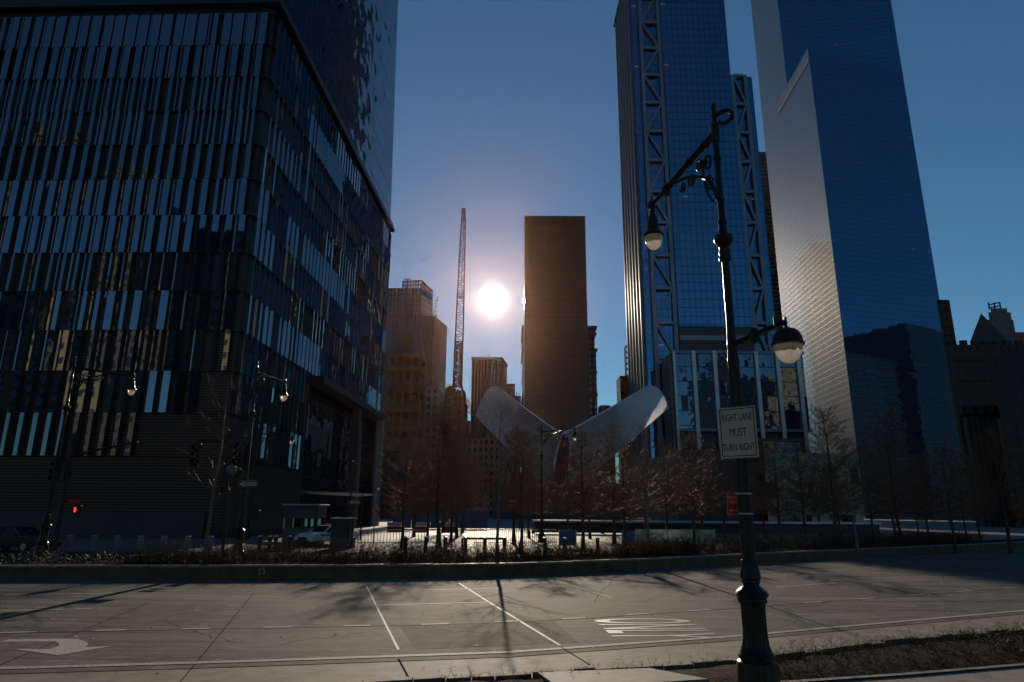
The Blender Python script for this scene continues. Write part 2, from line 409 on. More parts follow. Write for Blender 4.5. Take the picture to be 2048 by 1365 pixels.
M['asphalt'] = simple('dark_asphalt', (.04, .039, .037), .85, 0, .3, 3, .3, spec=.2)
tag(strip_mb(lambda x: f_far(x) + 17.5, lambda x: f_far(x) + MED + .4, .006, -120, -9.5, 3).build('far_roadway', M['asphalt']), kind='structure')
mk = MB()
strip_mb(lambda x: f_solid(x) + .085, lambda x: f_solid(x) - .085, .008, -40, 45, 1., mk)
for a, b in ((-60, 0), (0, 72), (187, 250), (361, 420), (527, 583), (687, 741), (843, 897), (990, 1042), (1133, 1181), (1267, 1313), (1395, 1440), (1530, 1553), (1628, 1664), (1735, 1770), (1834, 1868), (1930, 1962), (2020, 2048)):
    yy = lambda px: 1266 - max(0, px - 1000) * .085 if px > 1000 else 1266 - px * .02
    xa, xb = G(a, yy(a)).x, G(b, yy(b)).x
    strip_mb(lambda x: f_dash(x) + .07, lambda x: f_dash(x) - .07, .005, xa, xb, 1., mk)
for f, a, b, y in ((f_l2, 0, 175, 1220), (f_l2, 752, 980, 1208), (f_l2, 1536, 1690, 1170), (f_l3, 20, 225, 1188), (f_l3, 830, 1000, 1179), (f_l3, 1536, 1610, 1150)):
    strip_mb(lambda x: f(x) + .075, lambda x: f(x) - .075, .005, G(a, y).x, G(b, y).x, 1., mk)
tag(mk.build('road_marking', M['paint']), kind='structure')
ar = MB()
def gpoly(mb, pts, z): mb.quad([G(x, y, z) for x, y in pts][::-1])
gpoly(ar, [(-4, 1284), (20, 1279), (130, 1277.5), (112, 1283.5), (60, 1283.5)], .006)
gpoly(ar, [(130, 1277.5), (158, 1279), (174, 1285), (176, 1289), (170, 1295), (150, 1297), (118, 1292), (117, 1287), (112, 1283.5)], .006)
gpoly(ar, [(150, 1297), (170, 1295), (228, 1292), (115, 1311), (25, 1298), (100, 1298.5), (118, 1292)], .006)
tag(ar.build('road_arrow_marking', M['worn']), kind='structure')
c = G(1294, 1256)
tm = Matrix.Translation((c.x, c.y, .006)) @ Matrix.Rotation(R(-90 + 3), 4, 'Z') @ Matrix.Diagonal((1, 1, 1, 1))
o = text_mb('ONLY', 3.3, .0008, M['worn'], 'road_lettering', None, tm, sx=.30, bold=.02)
tag(o, kind='structure')
jt = MB(); jd = MB()
def gline(mb, pts, w, z):
    q = [G(x, y, z) for x, y in pts]
    for a, b in zip(q, q[1:]):
        n = Vector((-(b - a).y, (b - a).x, 0)).normalized() * w / 2
        mb.quad([a - n, b - n, b + n, a + n])
gline(jt, [(732, 1170), (752, 1211), (797, 1300)], .05, .005)
gline(jt, [(917, 1166), (980, 1206), (1120, 1291)], .06, .005)
gline(jt, [(1140, 1171), (1225, 1196)], .045, .005)
gline(jd, [(507, 1187), (360, 1365)], .022, .005)
gline(jd, [(300, 1205), (0, 1330)], .022, .005)
gline(jd, [(797, 1318), (822, 1364)], .03, .010)
gline(jd, [(1120, 1293), (1180, 1330)], .02, .010)
gline(jd, [(1820, 1124), (2060, 1153)], .05, .005)
strip_mb(lambda x: f_dash(x) - .10, lambda x: f_dash(x) - .135, .004, -40, 45, 1., jd)
strip_mb(lambda x: f_solid(x) - .43, lambda x: f_solid(x) - .47, .007, -40, 45, 1., jd)
ck = MB(); rc = random.Random(17)
for (x, y, dx, dy, n) in ((640, 1195, 9, 3, 14), (1180, 1205, 8, -5, 12), (330, 1240, 10, 4, 16), (860, 1262, 10, 2.5, 12), (1600, 1215, 14, -5, 12), (1330, 1190, -5, 4, 10), (560, 1290, 12, -3, 14)):
    pts = [(x, y)]
    for _ in range(n): pts.append((pts[-1][0] + dx * rc.uniform(.3, 1.6), pts[-1][1] + dy * rc.uniform(-.8, 1.8)))
    gline(ck, pts, .011, .0042)
tag(ck.build('road_crack', M['seal']), kind='structure')
pa_ = MB()
for pts in ([(800, 1251), (1108, 1243), (1158, 1285), (832, 1299)], [(250, 1212), (460, 1209), (400, 1250), (190, 1254)], [(1650, 1180), (1790, 1170), (1850, 1186), (1700, 1196)]):  # second sheet puts a soft shadow on the left lanes into the colour
    gpoly(pa_, pts, .0025)
tag(pa_.build('road_patch_and_shade', M['patch']), kind='structure')
lt = MB(); rl = random.Random(8)
for _ in range(260):
    x = rl.uniform(-17, 22); yy_ = rl.uniform(f_near(x) + .2, f_far(x) - .3); w_ = rl.uniform(.012, .04); a = rl.uniform(0, 3.1)
    e1 = Vector((math.cos(a), math.sin(a), 0)) * w_; e2 = Vector((-e1.y, e1.x, 0)) * rl.uniform(.4, .9); p = Vector((x, yy_, .012))
    lt.quad([p - e1 - e2, p + e1 - e2 + Vector((0, 0, .012)), p + e1 + e2 + Vector((0, 0, .02)), p - e1 + e2])
tag(lt.build('leaf_litter', M['joint']), 'scattered pale scraps of leaf litter lying on the road', 'litter', kind='stuff')
tag(jt.build('glinting_road_joint', M['joint']), kind='structure'); tag(jd.build('dark_road_joint', M['seal']), kind='structure')

# median planter: granite wall blocks, coping, soil
MH = .50
def planter_wall():
    t = thing('planter_wall', 'low dark granite planter wall chalked with the number 23 along the far side of the road', 'planter wall', (0, f_far(0), 0))
    body = MB(); cop = MB()
    x = -64.
    while x < 70:
        L = rnd.uniform(2.2, 3.0); b = min(70, x + L - .015)
        d = rnd.uniform(-.012, .012)
        ya, yb = f_far(x) + d, f_far(b) + d
        foot = [(x, ya), (b, yb), (b, yb + .34), (x, ya + .34)]
        body.prism(foot, -.02, MH - .07 + d)
        cop.prism([(x, ya - .03), (b, yb - .03), (b, yb + .37), (x, ya + .37)], MH - .07 + d, MH + d)
        x += L
    body.build('wall_block', M['kerb'], t); cop.build('coping', M['kerbtop'], t)
    for tx, px, py, s in (('23', 523, 1144, .30),):
        q = G(px, 1159); yw = f_far(q.x) - .016; X = P(px, py, yw).x; Z = P(px, py, yw).z
        tm = Matrix.Translation((X, yw - .002, Z)) @ Matrix.Rotation(R(90), 4, 'X') @ Matrix.Rotation(R(8), 4, 'Z')
        to = text_mb(tx, s, .003, M['chalk'], 'chalk_number', None, tm, bold=.004)
        to.data.transform(Matrix.Translation(-Vector(t.location))); to.parent = t
    return t
planter_wall()
back = MB()
strip_mb(lambda x: f_far(x) + MED + .25, lambda x: f_far(x) + MED, MH - .02, mb=back)
for i in range(72):
    a, b = -70 + 2 * i, -68 + 2 * i
    back.quad([(a, f_far(a) + MED + .25, -.02), (a, f_far(a) + MED + .25, MH - .02), (b, f_far(b) + MED + .25, MH - .02), (b, f_far(b) + MED + .25, -.02)])
tag(back.build('planter_kerb', M['kerbtop']), 'thin granite kerb closing the back of the median planter', 'kerb')
def soil_sheet(fa, fb, z, name, x0=-68, x1=72, bumpy=.05, ny=6, step=.6):
    mb = MB(); r = random.Random(3); n = int((x1 - x0) / step); grid = {}
    for i in range(n + 1):
        x = x0 + (x1 - x0) * i / n
        for j in range(ny + 1):
            y = fb(x) + (fa(x) - fb(x)) * j / ny
            grid[i, j] = (x, y, z + (r.uniform(-bumpy, bumpy) if 0 < j < ny else -.02) + (.08 * math.sin(j / ny * math.pi)))
    for i in range(n):
        for j in range(ny): mb.quad([grid[i, j], grid[i + 1, j], grid[i + 1, j + 1], grid[i, j + 1]])
    return tag(mb.build(name, M['soil'], smooth=True), kind='structure')
soil_sheet(lambda x: f_far(x) + MED, lambda x: f_far(x) + .33, MH - .06, 'median_soil')

# near verge: split kerbstones, soil strip, pale slab
t = thing('kerbstone_row', 'row of split brown kerbstones along the near edge of the road', 'kerb', (6, f_near(6), 0))
kb = MB(); x = -3.
while x < 30:
    L = rnd.uniform(.28, .75); b = x + L - .02; w = rnd.uniform(.16, .22); h = .11 + rnd.uniform(-.02, .025)
    ya, yb = f_near(x) - rnd.uniform(0, .03), f_near(b) - rnd.uniform(0, .03)
    kb.prism([(x, ya), (b, yb), (b, yb - w), (x, ya - w)], -.02, h); x += L
kb.build('kerbstone', M['stone'], t, bevel=.012)
f_pave = curve_fn([(1300, 1402), (1850, 1364), (2048, 1346)])
soil_sheet(lambda x: f_near(x) - .2, lambda x: f_pave(x), .05, 'verge_soil', -4, 32, .035, 6, .25)
tag(strip_mb(lambda x: f_pave(x), lambda x: f_pave(x) - 14, .10, -30, 40, 2).build('pavement', M['slab']), kind='structure')
pk = MB(); strip_mb(lambda x: f_pave(x) + .06, lambda x: f_pave(x) - .06, .13, -30, 40, 2, pk)
for i in range(35):
    a, b = -30 + 2 * i, -28 + 2 * i
    pk.quad([(a, f_pave(a) + .06, -.02), (b, f_pave(b) + .06, -.02), (b, f_pave(b) + .06, .13), (a, f_pave(a) + .06, .13)][::-1])
tag(pk.build('pavement_edge', M['slab']), kind='structure')
# a loose flat slab lying in the bed left of the lamp, cut by the lower edge of the picture
sl = MB(); q = [G(1075, 1352, .12), (G(1300, 1343, .12)), G(1420, 1366, .12), G(1120, 1385, .12)]
sl.prism([(p.x, p.y) for p in q], .0, .17); 
tag(sl.build('stone_slab', M['slab'], origin=(q[0].x, q[0].y, 0), bevel=.01), 'flat pale stone slab lying in the bed left of the lamp post', 'slab')

# ---------------------------------------------------------------- plants
def stems_mb(r, fx, n, x0, x1, hmin, hmax, fy0, fy1, z, spread=.5, thick=.008, mb=None, kink=2, side=2):
    mb = mb or MB()
    for _ in range(n):
        x = r.uniform(x0, x1); t_ = r.random(); y = fy0(x) + (fy1(x) - fy0(x)) * t_
        h = r.uniform(hmin, hmax); p = Vector((x, y, z)); d = Vector((r.gauss(0, spread), r.gauss(0, spread), 1)).normalized()
        w = thick * r.uniform(.6, 1.3)
        for k in range(kink):
            q = p + d * h / kink
            mb.bar(p, q, w * (1 - .35 * k), w2=w * (1 - .35 * (k + 1)))
            for s_ in range(side):
                e = Vector((r.gauss(0, 1), r.gauss(0, 1), r.uniform(.0, 1.1))).normalized() * h * r.uniform(.15, .4)
                m_ = p.lerp(q, r.random()); mb.bar(m_, m_ + e, w * .55, w2=w * .2)
            p = q; d = (d + Vector((r.gauss(0, .35), r.gauss(0, .35), r.uniform(-.1, .3)))).normalized()
    return mb
r = random.Random(11)
mlo = lambda x: f_far(x) + .5
mhi = lambda x: f_far(x) + MED - .2
# taller brown twig shrubs to the right, thin dry stems elsewhere
sb = stems_mb(r, None, 2600, 6, 36, .5, 1.15, mlo, mhi, MH - .05, .45, .016, None, 3, 3)
tag(sb.build('dry_shrubbery', M['dry']), 'tangled brown leafless shrubs filling the right of the median planter', 'shrubs', kind='stuff')
sb = stems_mb(r, None, 5600, -15, 9.5, .3, 1.05, mlo, mhi, MH - .05, .7, .011, None, 2, 3)
tag(sb.build('dead_ground_cover', M['dry']), 'sparse dead stems covering the middle of the median planter', 'ground cover', kind='stuff')
def leafy(r, n, x0, x1, fy0, fy1, z, hmax, s):
    mb = MB()
    for _ in range(n):
        x = r.uniform(x0, x1); y = fy0(x) + (fy1(x) - fy0(x)) * r.random()
        hh = hmax * (.55 + .45 * math.sin(x * 1.7) * math.sin(x * .6 + y)); zz = z + r.random() ** .6 * hh
        d = Vector((r.gauss(0, 1), r.gauss(0, 1), r.uniform(.2, 1))).normalized(); u = d.cross(Vector((0, 0, 1))).normalized(); L = s * r.uniform(.6, 1.5)
        p = Vector((x, y, zz)); mb.quad([p - u * .3 * s, p + u * .3 * s, p + d * L])
    return mb
tag(leafy(r, 14000, -40, -10.5, mlo, mhi, MH - .05, .42, .13).build('juniper_hedge', M['juniper']), 'low spreading olive green juniper at the left of the median planter', 'hedge', kind='stuff')
nlo = lambda x: f_near(x) - .25
nhi = lambda x: f_pave(x) + .15
sb = stems_mb(r, None, 1700, 3.9, 14, .12, .42, nlo, nhi, .06, .9, .006, None, 3, 3)
sb = stems_mb(r, None, 110, -1., 3.6, .10, .32, lambda x: f_near(x) - .05, lambda x: f_near(x) - .6, .03, .8, .006, sb, 3, 3)
tag(sb.build('verge_dead_stems', M['dead']), 'dead thorny stems in the verge in the foreground on the near side of the road', 'ground cover', kind='stuff')
tag(leafy(r, 2500, 9., 14, nlo, nhi, .05, .35, .06).build('verge_evergreen', M['juniper']), 'small dark evergreen patch at the right end of the near verge', 'ground cover', kind='stuff')

def tree_proto(seed, H, trunk_r, clear, spread, n1, n2, n3, up=.35):
    """trunk with tapering leader, limbs, branches and fine twigs; local coordinates"""
    r = random.Random(seed); tr = MB(); cr = MB()
    pts = []; rad = []; x = y = 0
    for i in range(9):
        f = i / 8; pts.append((x, y, H * .97 * f)); rad.append(trunk_r * (1 - f) ** .8 + .006)
        x += r.gauss(0, .045); y += r.gauss(0, .045)
    rad[0] *= 1.5; tr.tube(pts, rad, 7)
    def along(f):
        k = min(7, int(f * 8)); g_ = f * 8 - k; a, b = Vector(pts[k]), Vector(pts[k + 1]); return a.lerp(b, g_)
    for i in range(n1):
        f = clear + (.97 - clear) * ((i + r.random()) / n1); b0 = along(f); a = i * 2.4 + r.gauss(0, .4)
        prof = math.sin(min(1, (1 - f) / (1 - clear) * .95 + .12) * math.pi * .62)
        L = spread * max(.25, prof) * r.uniform(.75, 1.15); rise = up * r.uniform(.5, 1.5) + .8 * f ** 3
        d = Vector((math.cos(a), math.sin(a), rise)).normalized(); bp = [b0]
        for k in range(3):
            bp.append(bp[-1] + d * L / 3); d = (d + Vector((r.gauss(0, .12), r.gauss(0, .12), r.uniform(-.02, .22)))).normalized()
        br = trunk_r * .33 * (1.1 - f); cr.tube(bp, [br, br * .7, br * .45, br * .2], 4, cap=False)
        for j in range(n2):
            g_ = r.uniform(.12, 1); k = min(2, int(g_ * 3)); q = bp[k].lerp(bp[k + 1], g_ * 3 - k)
            e = (d * .6 + Vector((r.gauss(0, .7), r.gauss(0, .7), r.uniform(-.25, .6)))).normalized(); l2 = L * r.uniform(.18, .42)
            q2 = q + e * l2 * .5; q3 = q2 + (e + Vector((0, 0, r.uniform(-.1, .3)))).normalized() * l2 * .5
            cr.tube([q, q2, q3], [br * .35 + .002, br * .25 + .002, .003], 3, cap=False)
            for m_ in range(n3):
                s_ = q.lerp(q3, r.uniform(.1, 1)); e2 = (e + Vector((r.gauss(0, .8), r.gauss(0, .8), r.uniform(-.5, .6)))).normalized() * l2 * r.uniform(.3, .7)
                cr.tube([s_, s_ + e2], [.0055, .0025], 3, cap=False)
    return tr, cr
TREE_N = {}
def make_tree_kind(name, *a, mat_t='bark', mat_c='twig'):
    tr, cr = tree_proto(*a); t = thing(name, 'x', 'tree')
    tr.build('trunk', M[mat_t], t, smooth=True); cr.build('crown', M[mat_c], t)
    return t
kinds = [make_tree_kind('bare_tree', 21, 10.2, .15, .25, 3.0, 56, 15, 8, .12), make_tree_kind('bare_tree', 22, 11.2, .16, .23, 3.2, 60, 15, 8, .2),
         make_tree_kind('bare_tree', 23, 9.2, .13, .28, 2.6, 50, 15, 8, .1), make_tree_kind('bare_tree', 31, 10., .11, .3, 2.6, 26, 6, 3, .45, mat_t='bark_pale')]
used = set()
def plant(kind, x, y, z, rz, sc, label, group=None, name=None):
    if kind not in used: t = kinds[kind]; used.add(kind)
    else: t = copy_tree(kinds[kind])
    t.location = (x, y, z); t.rotation_euler = (0, 0, rz); t.scale = (sc, sc, sc); t['label'] = label
    if group: t['group'] = group
    return t

# ---------------------------------------------------------------- buildings
M['fin'] = curtain('fin_glass', 40, 40, 0, 0, (.008, .014, .024), 2.7, jitter=.01, wave=.006, tint=(.75, .88, 1))
def louvre_mat():
    m, nt, _, L = nmat('dark_louvre')
    u, v, fu, fv, wn = uv_cells(nt, .9, .27)
    c = mixc(nt, math_n(nt, 'LESS_THAN', fv, .45), (.004, .005, .006), (.05, .052, .056))
    b = pbsdf(nt, c, .4, .2); out(nt, b.outputs[0]); return m
M['louvre'] = louvre_mat()
M['dark_metal'] = simple('dark_metal', (.03, .032, .036), .35, .4, .2, .3)
M['tower_glass'] = curtain('tower_glass', 1.52, 4.06, .07, .10, (.006, .012, .03), 2.0, (.03, .032, .036), .008, .02)
M['entry_glass'] = curtain('entry_glass', 1.5, 3.4, .09, .09, (.006, .01, .014), 1.7, (.03, .032, .035), .012, .01)
M['plinth'] = simple('grey_plinth', (.055, .058, .066), .6, 0, .15, .5)

CX = P(548, 40, 62.); AZ = R(2.0)
SE = Vector((math.sin(AZ), math.cos(AZ)))            # along the right-hand face, away from the camera
WE = Vector((-math.cos(AZ), math.sin(AZ)))           # along the face turned to the camera, to the left
C0 = Vector((CX.x, CX.y)); SIDE = 61.; BASEH = 56.6
C1 = C0 + WE * SIDE; C2 = C0 + SE * SIDE; C3 = C1 + SE * SIDE
ROWZ = [7.3 + i * (BASEH - 1.0 - 7.3) / 12 for i in range(13)]
def onface(px, py, O, D):                            # where a view ray meets the vertical plane through O along D
    d = ray(px, py); n = Vector((D.y, -D.x)); tt = n.dot(O) / n.dot(Vector((d.x, d.y)))
    q = CO + d * tt; return (Vector((q.x, q.y)) - O).dot(D), q.z
ENT_S, ENT_Z = onface(620, 760, C0, SE)
t = thing('glass_tower', 'huge dark tower on the left with rows of upright glass fins', 'skyscraper', (C0.x, C0.y, 0))
tower1 = t
w = MB()
w.wall(C1, C0, 0, BASEH, 0); 
# south wall with the tall entrance cut out of it
EN0, EN1 = ENT_S, SIDE - 3.0
w.quad([(*C0, 0), (*(C0 + SE * EN0), 0), (*(C0 + SE * EN0), BASEH), (*C0, BASEH)], [(0, 0), (EN0, 0), (EN0, BASEH), (0, BASEH)])
w.quad([(*(C0 + SE * EN0), ENT_Z), (*(C0 + SE * EN1), ENT_Z), (*(C0 + SE * EN1), BASEH), (*(C0 + SE * EN0), BASEH)], [(EN0, ENT_Z), (EN1, ENT_Z), (EN1, BASEH), (EN0, BASEH)])
w.quad([(*(C0 + SE * EN1), 0), (*C2, 0), (*C2, BASEH), (*(C0 + SE * EN1), BASEH)], [(EN1, 0), (SIDE, 0), (SIDE, BASEH), (EN1, BASEH)])
w.wall(C2, C3, 0, BASEH); w.wall(C3, C1, 0, BASEH)
w.build('louvred_wall', M['louvre'], t)
IN = Vector((-SE.y, SE.x)) * -1.0
INW = -Vector((SE.y, -SE.x))                          # into the building from the right-hand face
e = MB(); a, b = C0 + SE * EN0, C0 + SE * EN1
e.wall(a + INW * 1.2, b + INW * 1.2, 0, ENT_Z); e.build('entrance_glass', M['entry_glass'], t)
e = MB(); e.quad([(*a, 0), (*(a + INW * 1.2), 0), (*(a + INW * 1.2), ENT_Z), (*a, ENT_Z)]); e.quad([(*b, ENT_Z), (*(b + INW * 1.2), ENT_Z), (*(b + INW * 1.2), 0), (*b, 0)])
e.quad([(*a, ENT_Z), (*(a + INW * 1.2), ENT_Z), (*(b + INW * 1.2), ENT_Z), (*b, ENT_Z)]); e.build('entrance_reveal', M['dark_metal'], t)
ca = MB(); m0 = (a + b) / 2 + Vector((SE.y, -SE.x)) * .7
ca.box((m0.x, m0.y, ENT_Z + .1), (2.2, EN1 - EN0, .9), Matrix.Rotation(-AZ, 3, 'Z')); ca.build('canopy', M['dark_metal'], t)
for k, (px, py) in enumerate(((711, 812), (771, 850))):
    s_, z_ = onface(px, py, C0, SE); q = C0 + SE * min(s_, SIDE - 1) + Vector((SE.y, -SE.x)) * .35
    cm = MB(); cm.box((q.x, q.y, ENT_Z / 2), (1.1, 1.5, ENT_Z), Matrix.Rotation(-AZ, 3, 'Z')); cm.build('entrance_column', M['plinth'] if k == 0 else M['alu'], t)
pl = MB(); OUTW = Vector((-SE.x, -SE.y))
pl.prism([C1 + OUTW * .5, C0 + OUTW * .5 + WE * 1.0, C0 + WE * 1.0, C1], 0, 2.3); pl.build('plinth', M['plinth'], t)
lg = MB()
for s0, d0, o0 in ((C0, WE, OUTW), (C0, SE, Vector((SE.y, -SE.x)))):
    p0, p1 = s0 + o0 * .0, s0 + d0 * SIDE
    lg.prism([p0 - d0 * (.75 if d0 is WE else .0) + o0 * .8, p1 + o0 * .8, p1, p0 - d0 * (.75 if d0 is WE else .0)], BASEH, BASEH + .55)
    lg.prism([p0 - d0 * (.5 if d0 is WE else .0) + o0 * .5, p1 + o0 * .5, p1, p0 - d0 * (.5 if d0 is WE else .0)], BASEH + .55, BASEH + 1.5)
lg.build('ledge', M['dark_metal'], t)
# tapering shaft: square base, square top turned by 45 degrees
cen = (C0 + C3) / 2; HT = 386.; up = MB(); b4 = [C0, C2, C3, C1]; b4 = [cen + (p - cen) * .995 for p in b4]
top = [cen + ((b4[i] + b4[(i + 1) % 4]) / 2 - cen) for i in range(4)]
for i in range(4):
    p, q = b4[i], b4[(i + 1) % 4]; tp = top[i]; L = (q - p).length; z0, z1 = BASEH + 1.5, HT
    up.quad([(*p, z0), (*q, z0), (*tp, z1)], [(0, z0), (L, z0), (L / 2, z1)])
    tq = top[i - 1]; L2 = (tp - tq).length
    up.quad([(*p, z0), (*tp, z1), (*tq, z1)], [(L2 / 2, z0), (L2, z1), (0, z1)])
up.quad([(*p, HT) for p in top]); up.build('shaft', M['tower_glass'], t)
# the fins: one angle per storey, each fin its own little deviation
ANG_W = [-12, 8, 1, 21, -9, 11, 6, -10, 2, -8, -11, 0]
ANG_S = [9, -6, 4, 10, -5, 7, 11, -3, 8, 2, 9, 0]
fins = []
rf = random.Random(5)
def fin_quads(c, ang, w_, h_, base_dir):
    a = math.atan2(base_dir.y, base_dir.x) + ang
    x = Vector((math.cos(a), math.sin(a), 0)); y = Vector((-x.y, x.x, 0)); z = Vector((0, 0, 1)); t_ = .03
    P8 = [c + x * sx * w_ / 2 + y * sy * t_ / 2 + z * sz * h_ / 2 for sz in (-1, 1) for sy in (-1, 1) for sx in (-1, 1)]
    return [[P8[i] for i in q] for q in ((0, 2, 3, 1), (4, 5, 7, 6), (0, 1, 5, 4), (2, 6, 7, 3), (0, 4, 6, 2), (1, 3, 7, 5))]
for O, D, OUT_, angs, skip in ((C0, WE, OUTW, ANG_W, False), (C0, SE, Vector((SE.y, -SE.x)), ANG_S, True)):
    n = int(SIDE / 1.33)
    for k in range(12):
        zc = (ROWZ[k] + ROWZ[k + 1]) / 2; h = ROWZ[k + 1] - ROWZ[k] - .05
        wid = (.50, .60, .55, .62, .36, .60, .62, .56, .42, .42, .80, .9)[k]; ph = rf.uniform(0, .4)
        for i in range(n):
            s_ = .7 + ph + i * 1.33 + rf.uniform(-.015, .015)
            if s_ > SIDE - .3: continue
            if skip and s_ > ENT_S - .5 and ROWZ[k] < ENT_Z - 1: continue
            if not skip and k == 0 and s_ < 8.7: continue
            if not skip and k == 1 and s_ < 2.5: continue
            if skip and k == 0 and s_ < 6: continue
            q = O + D * s_ + OUT_ * .42; c = Vector((q.x, q.y, zc))
            ang = R(angs[k] + rf.gauss(0, (.5, 1.2, 2.2, 1.6, .8, 1.0, 2.0, .6, 2.4, 1.0, .7, .7)[k]) + 5 * math.sin(i * .23 + k * 1.7)); 
            if skip: ang = -ang
            depth = (CM.transposed() @ (c - CO)).z
            w1 = wid * rf.uniform(.9, 1.08) * (.55 if rf.random() < (.3 if k in (2, 3, 8) else .04) else 1)
            fins.append((-h * w1 / depth ** 2 * (1 if not skip else .5), c, ang, w1, h, D))
            if not skip and k in (2, 3, 4, 5, 6, 8, 9, 10, 11) and rf.random() < .8:      # a slim second blade between two fins
                q2 = q + D * .66 - OUT_ * .12; fins.append((-h * .15 / depth ** 2, Vector((q2.x, q2.y, zc)), R(rf.choice((-9, -6, 4, 14)) + rf.gauss(0, 3)), rf.uniform(.10, .2), h, D))
fins.sort(key=lambda f: f[0])
rest = MB()
for i, (_, c, ang, wid, h, D) in enumerate(fins):
    mb = MB() if i < 100 else rest
    for q in fin_quads(c, ang, wid, h, D): mb.quad(q, [(.5, .5)] * 4)
    if i < 100: mb.build('glass_fin', M['fin'], t)
tag(rest.build('glass_fin', M['fin'], t), kind='stuff')
tr = MB()                                             # thin floor rails that carry the fins
for O, D, OUT_ in ((C0, WE, OUTW), (C0, SE, Vector((SE.y, -SE.x)))):
    for k, z in enumerate(ROWZ):
        s0 = 0 if (D is WE or z > ENT_Z + .6) else 0; s1 = SIDE if (D is WE or z > ENT_Z + .6) else ENT_S - .4
        p0, p1 = O + D * s0 + OUT_ * .02, O + D * s1 + OUT_ * .02
        tr.prism([p0, p1, p1 + OUT_ * .3, p0 + OUT_ * .3], z - .025, z + .015)
tr.build('floor_rail', M['dark_metal'], t)

def block(name, label, mat, foot, z1, cat='building', group=None, z0=0., extra=None, part='wall'):
    t = thing(name, label, cat, (foot[0][0], foot[0][1], 0), group)
    mb = MB(); mb.prism(foot, z0, z1); mb.build(part, mat, t)
    return t
def rrect(x0, x1, y0, y1): k = y1 / y0; return [(x0, y0), (x1, y0), (x1 * k, y1), (x0 * k + .3, y1)]
def rect(x0, x1, y0, y1): return [(x0, y0), (x1, y0), (x1, y1), (x0, y1)]
def ledge(t, foot, z, h, d, mat, name='cornice'):
    c = Vector((sum(p[0] for p in foot) / len(foot), sum(p[1] for p in foot) / len(foot)))
    f2 = [Vector(p[:2]) + (Vector(p[:2]) - c).normalized() * d for p in foot]
    mb = MB(); mb.prism(f2, z, z + h); return mb.build(name, mat, t)

# --- tower with the steel ladder trusses
M['b3glass'] = curtain('truss_tower_glass', 3.1, 4.6, .22, .26, (.006, .018, .05), 3.0, (.012, .02, .04), .0022, .004, spandrel=.3, lit=.02, lit_row=9, tint=(.24, .64, 1))
M['b3side'] = curtain('truss_tower_side_glass', 9.0, 4.6, .9, .22, (.01, .02, .04), 2.2, (.03, .03, .034), .004, .006)
M['steel'] = simple('grey_truss_steel', (.15, .18, .23), .45, .5, .08, .1)
Y3 = 330.
x_c = P(1272, 250, Y3).x; x_m = P(1473, 310, Y3).x; x_r = P(1533, 450, Y3).x
d3 = 62.
B3 = thing('truss_skyscraper', 'tall blue glass skyscraper with steel ladder trusses up its front behind the big street lamp', 'skyscraper', (x_c, Y3, 0))
zs = P(1480, 152, Y3).z
mb = MB(); mb.wall((x_c, Y3), (x_m, Y3), 0, 330); mb.wall((x_m, Y3), (x_m, Y3 + d3), zs, 330); mb.wall((x_m, Y3 + d3), (x_c + 2, Y3 + d3), 0, 330)
mb.quad([(x_c, Y3, 330), (x_m, Y3, 330), (x_m, Y3 + d3, 330), (x_c, Y3 + d3, 330)], [(0, 0)] * 4)
mb.wall((x_m, Y3 + .8), (x_r, Y3 + .8), 0, zs); mb.wall((x_r, Y3 + .8), (x_r + 2, Y3 + d3), 0, zs); mb.quad([(x_m, Y3 + .8, zs), (x_r, Y3 + .8, zs), (x_r + 2, Y3 + d3, zs), (x_m, Y3 + d3, zs)], [(0, 0)] * 4)
mb.build('curtain_wall', M['b3glass'], B3)
mb = MB(); mb.wall((x_c + 2, Y3 + d3), (x_c, Y3), 0, P(1240, 50, Y3 + d3).z + 6, z1b=330); mb.build('side_wall', M['b3side'], B3)
mu = MB()
for k in range(6):
    q = Vector((x_c, Y3)).lerp(Vector((x_c + 2, Y3 + d3)), (k + .5) / 6); mu.box((q.x - .6, q.y, 165), (1.2, 1.2, 330))
mu.build('side_mullion', M['steel'], B3)
# central projecting glass plane between the trusses
pa, pb = P(1340, 380, Y3).x, x_m
mb = MB(); zb = P(1400, 655, Y3).z; mb.prism([(pa, Y3 - 1.6), (pb, Y3 - 1.6), (pb, Y3 - .02), (pa, Y3 - .02)], zb, 330.5); mb.build('projecting_bay', M['b3glass'], B3)
mb = MB(); mb.box(((pa + pb) / 2, Y3 - 1.0, zb - 11), (pb - pa, 1.0, 21)); mb.build('dark_band', M['dark_metal'], B3)
mb = MB(); mb.box(((pa + pb) / 2, Y3 - 1.7, P(1400, 678, Y3).z), (pb - pa - 1, .5, 2.6)); mb.build('light_band', M['steel'], B3)
rows_l = [-58, -4, 48, 99, 153, 208, 265, 323, 385, 447, 512, 578, 647, 716]
rows_r = [153, 210, 267, 325, 385, 447, 512, 578, 647, 716]
def truss(xl, xr, rows, y, first):
    n = 0
    zt = P(1024 + 300, rows[0], Y3).z
    zz = [P(1300 if xl < 90 else 1500, r_, Y3).z for r_ in rows]
    for x in (xl, xr):
        m_ = MB(); m_.box((x, y, zz[0] / 2), (1.9, 1.6, zz[0])); m_.build('truss_post', M['steel'], B3)
    for i, z in enumerate(zz):
        m_ = MB(); m_.box(((xl + xr) / 2, y + .1, z), (xr - xl - 1.9, 1.2, 1.7)); m_.build('truss_rung', M['steel'], B3)
        if i + 1 < len(zz):
            A, Bp = (xl + .9, xr - .9) if (i + first) % 2 == 0 else (xr - .9, xl + .9)
            m_ = MB(); m_.bar((A, y + .05, z - .9), (Bp, y + .05, zz[i + 1] + .9), 1.15); m_.build('truss_brace', M['steel'], B3)
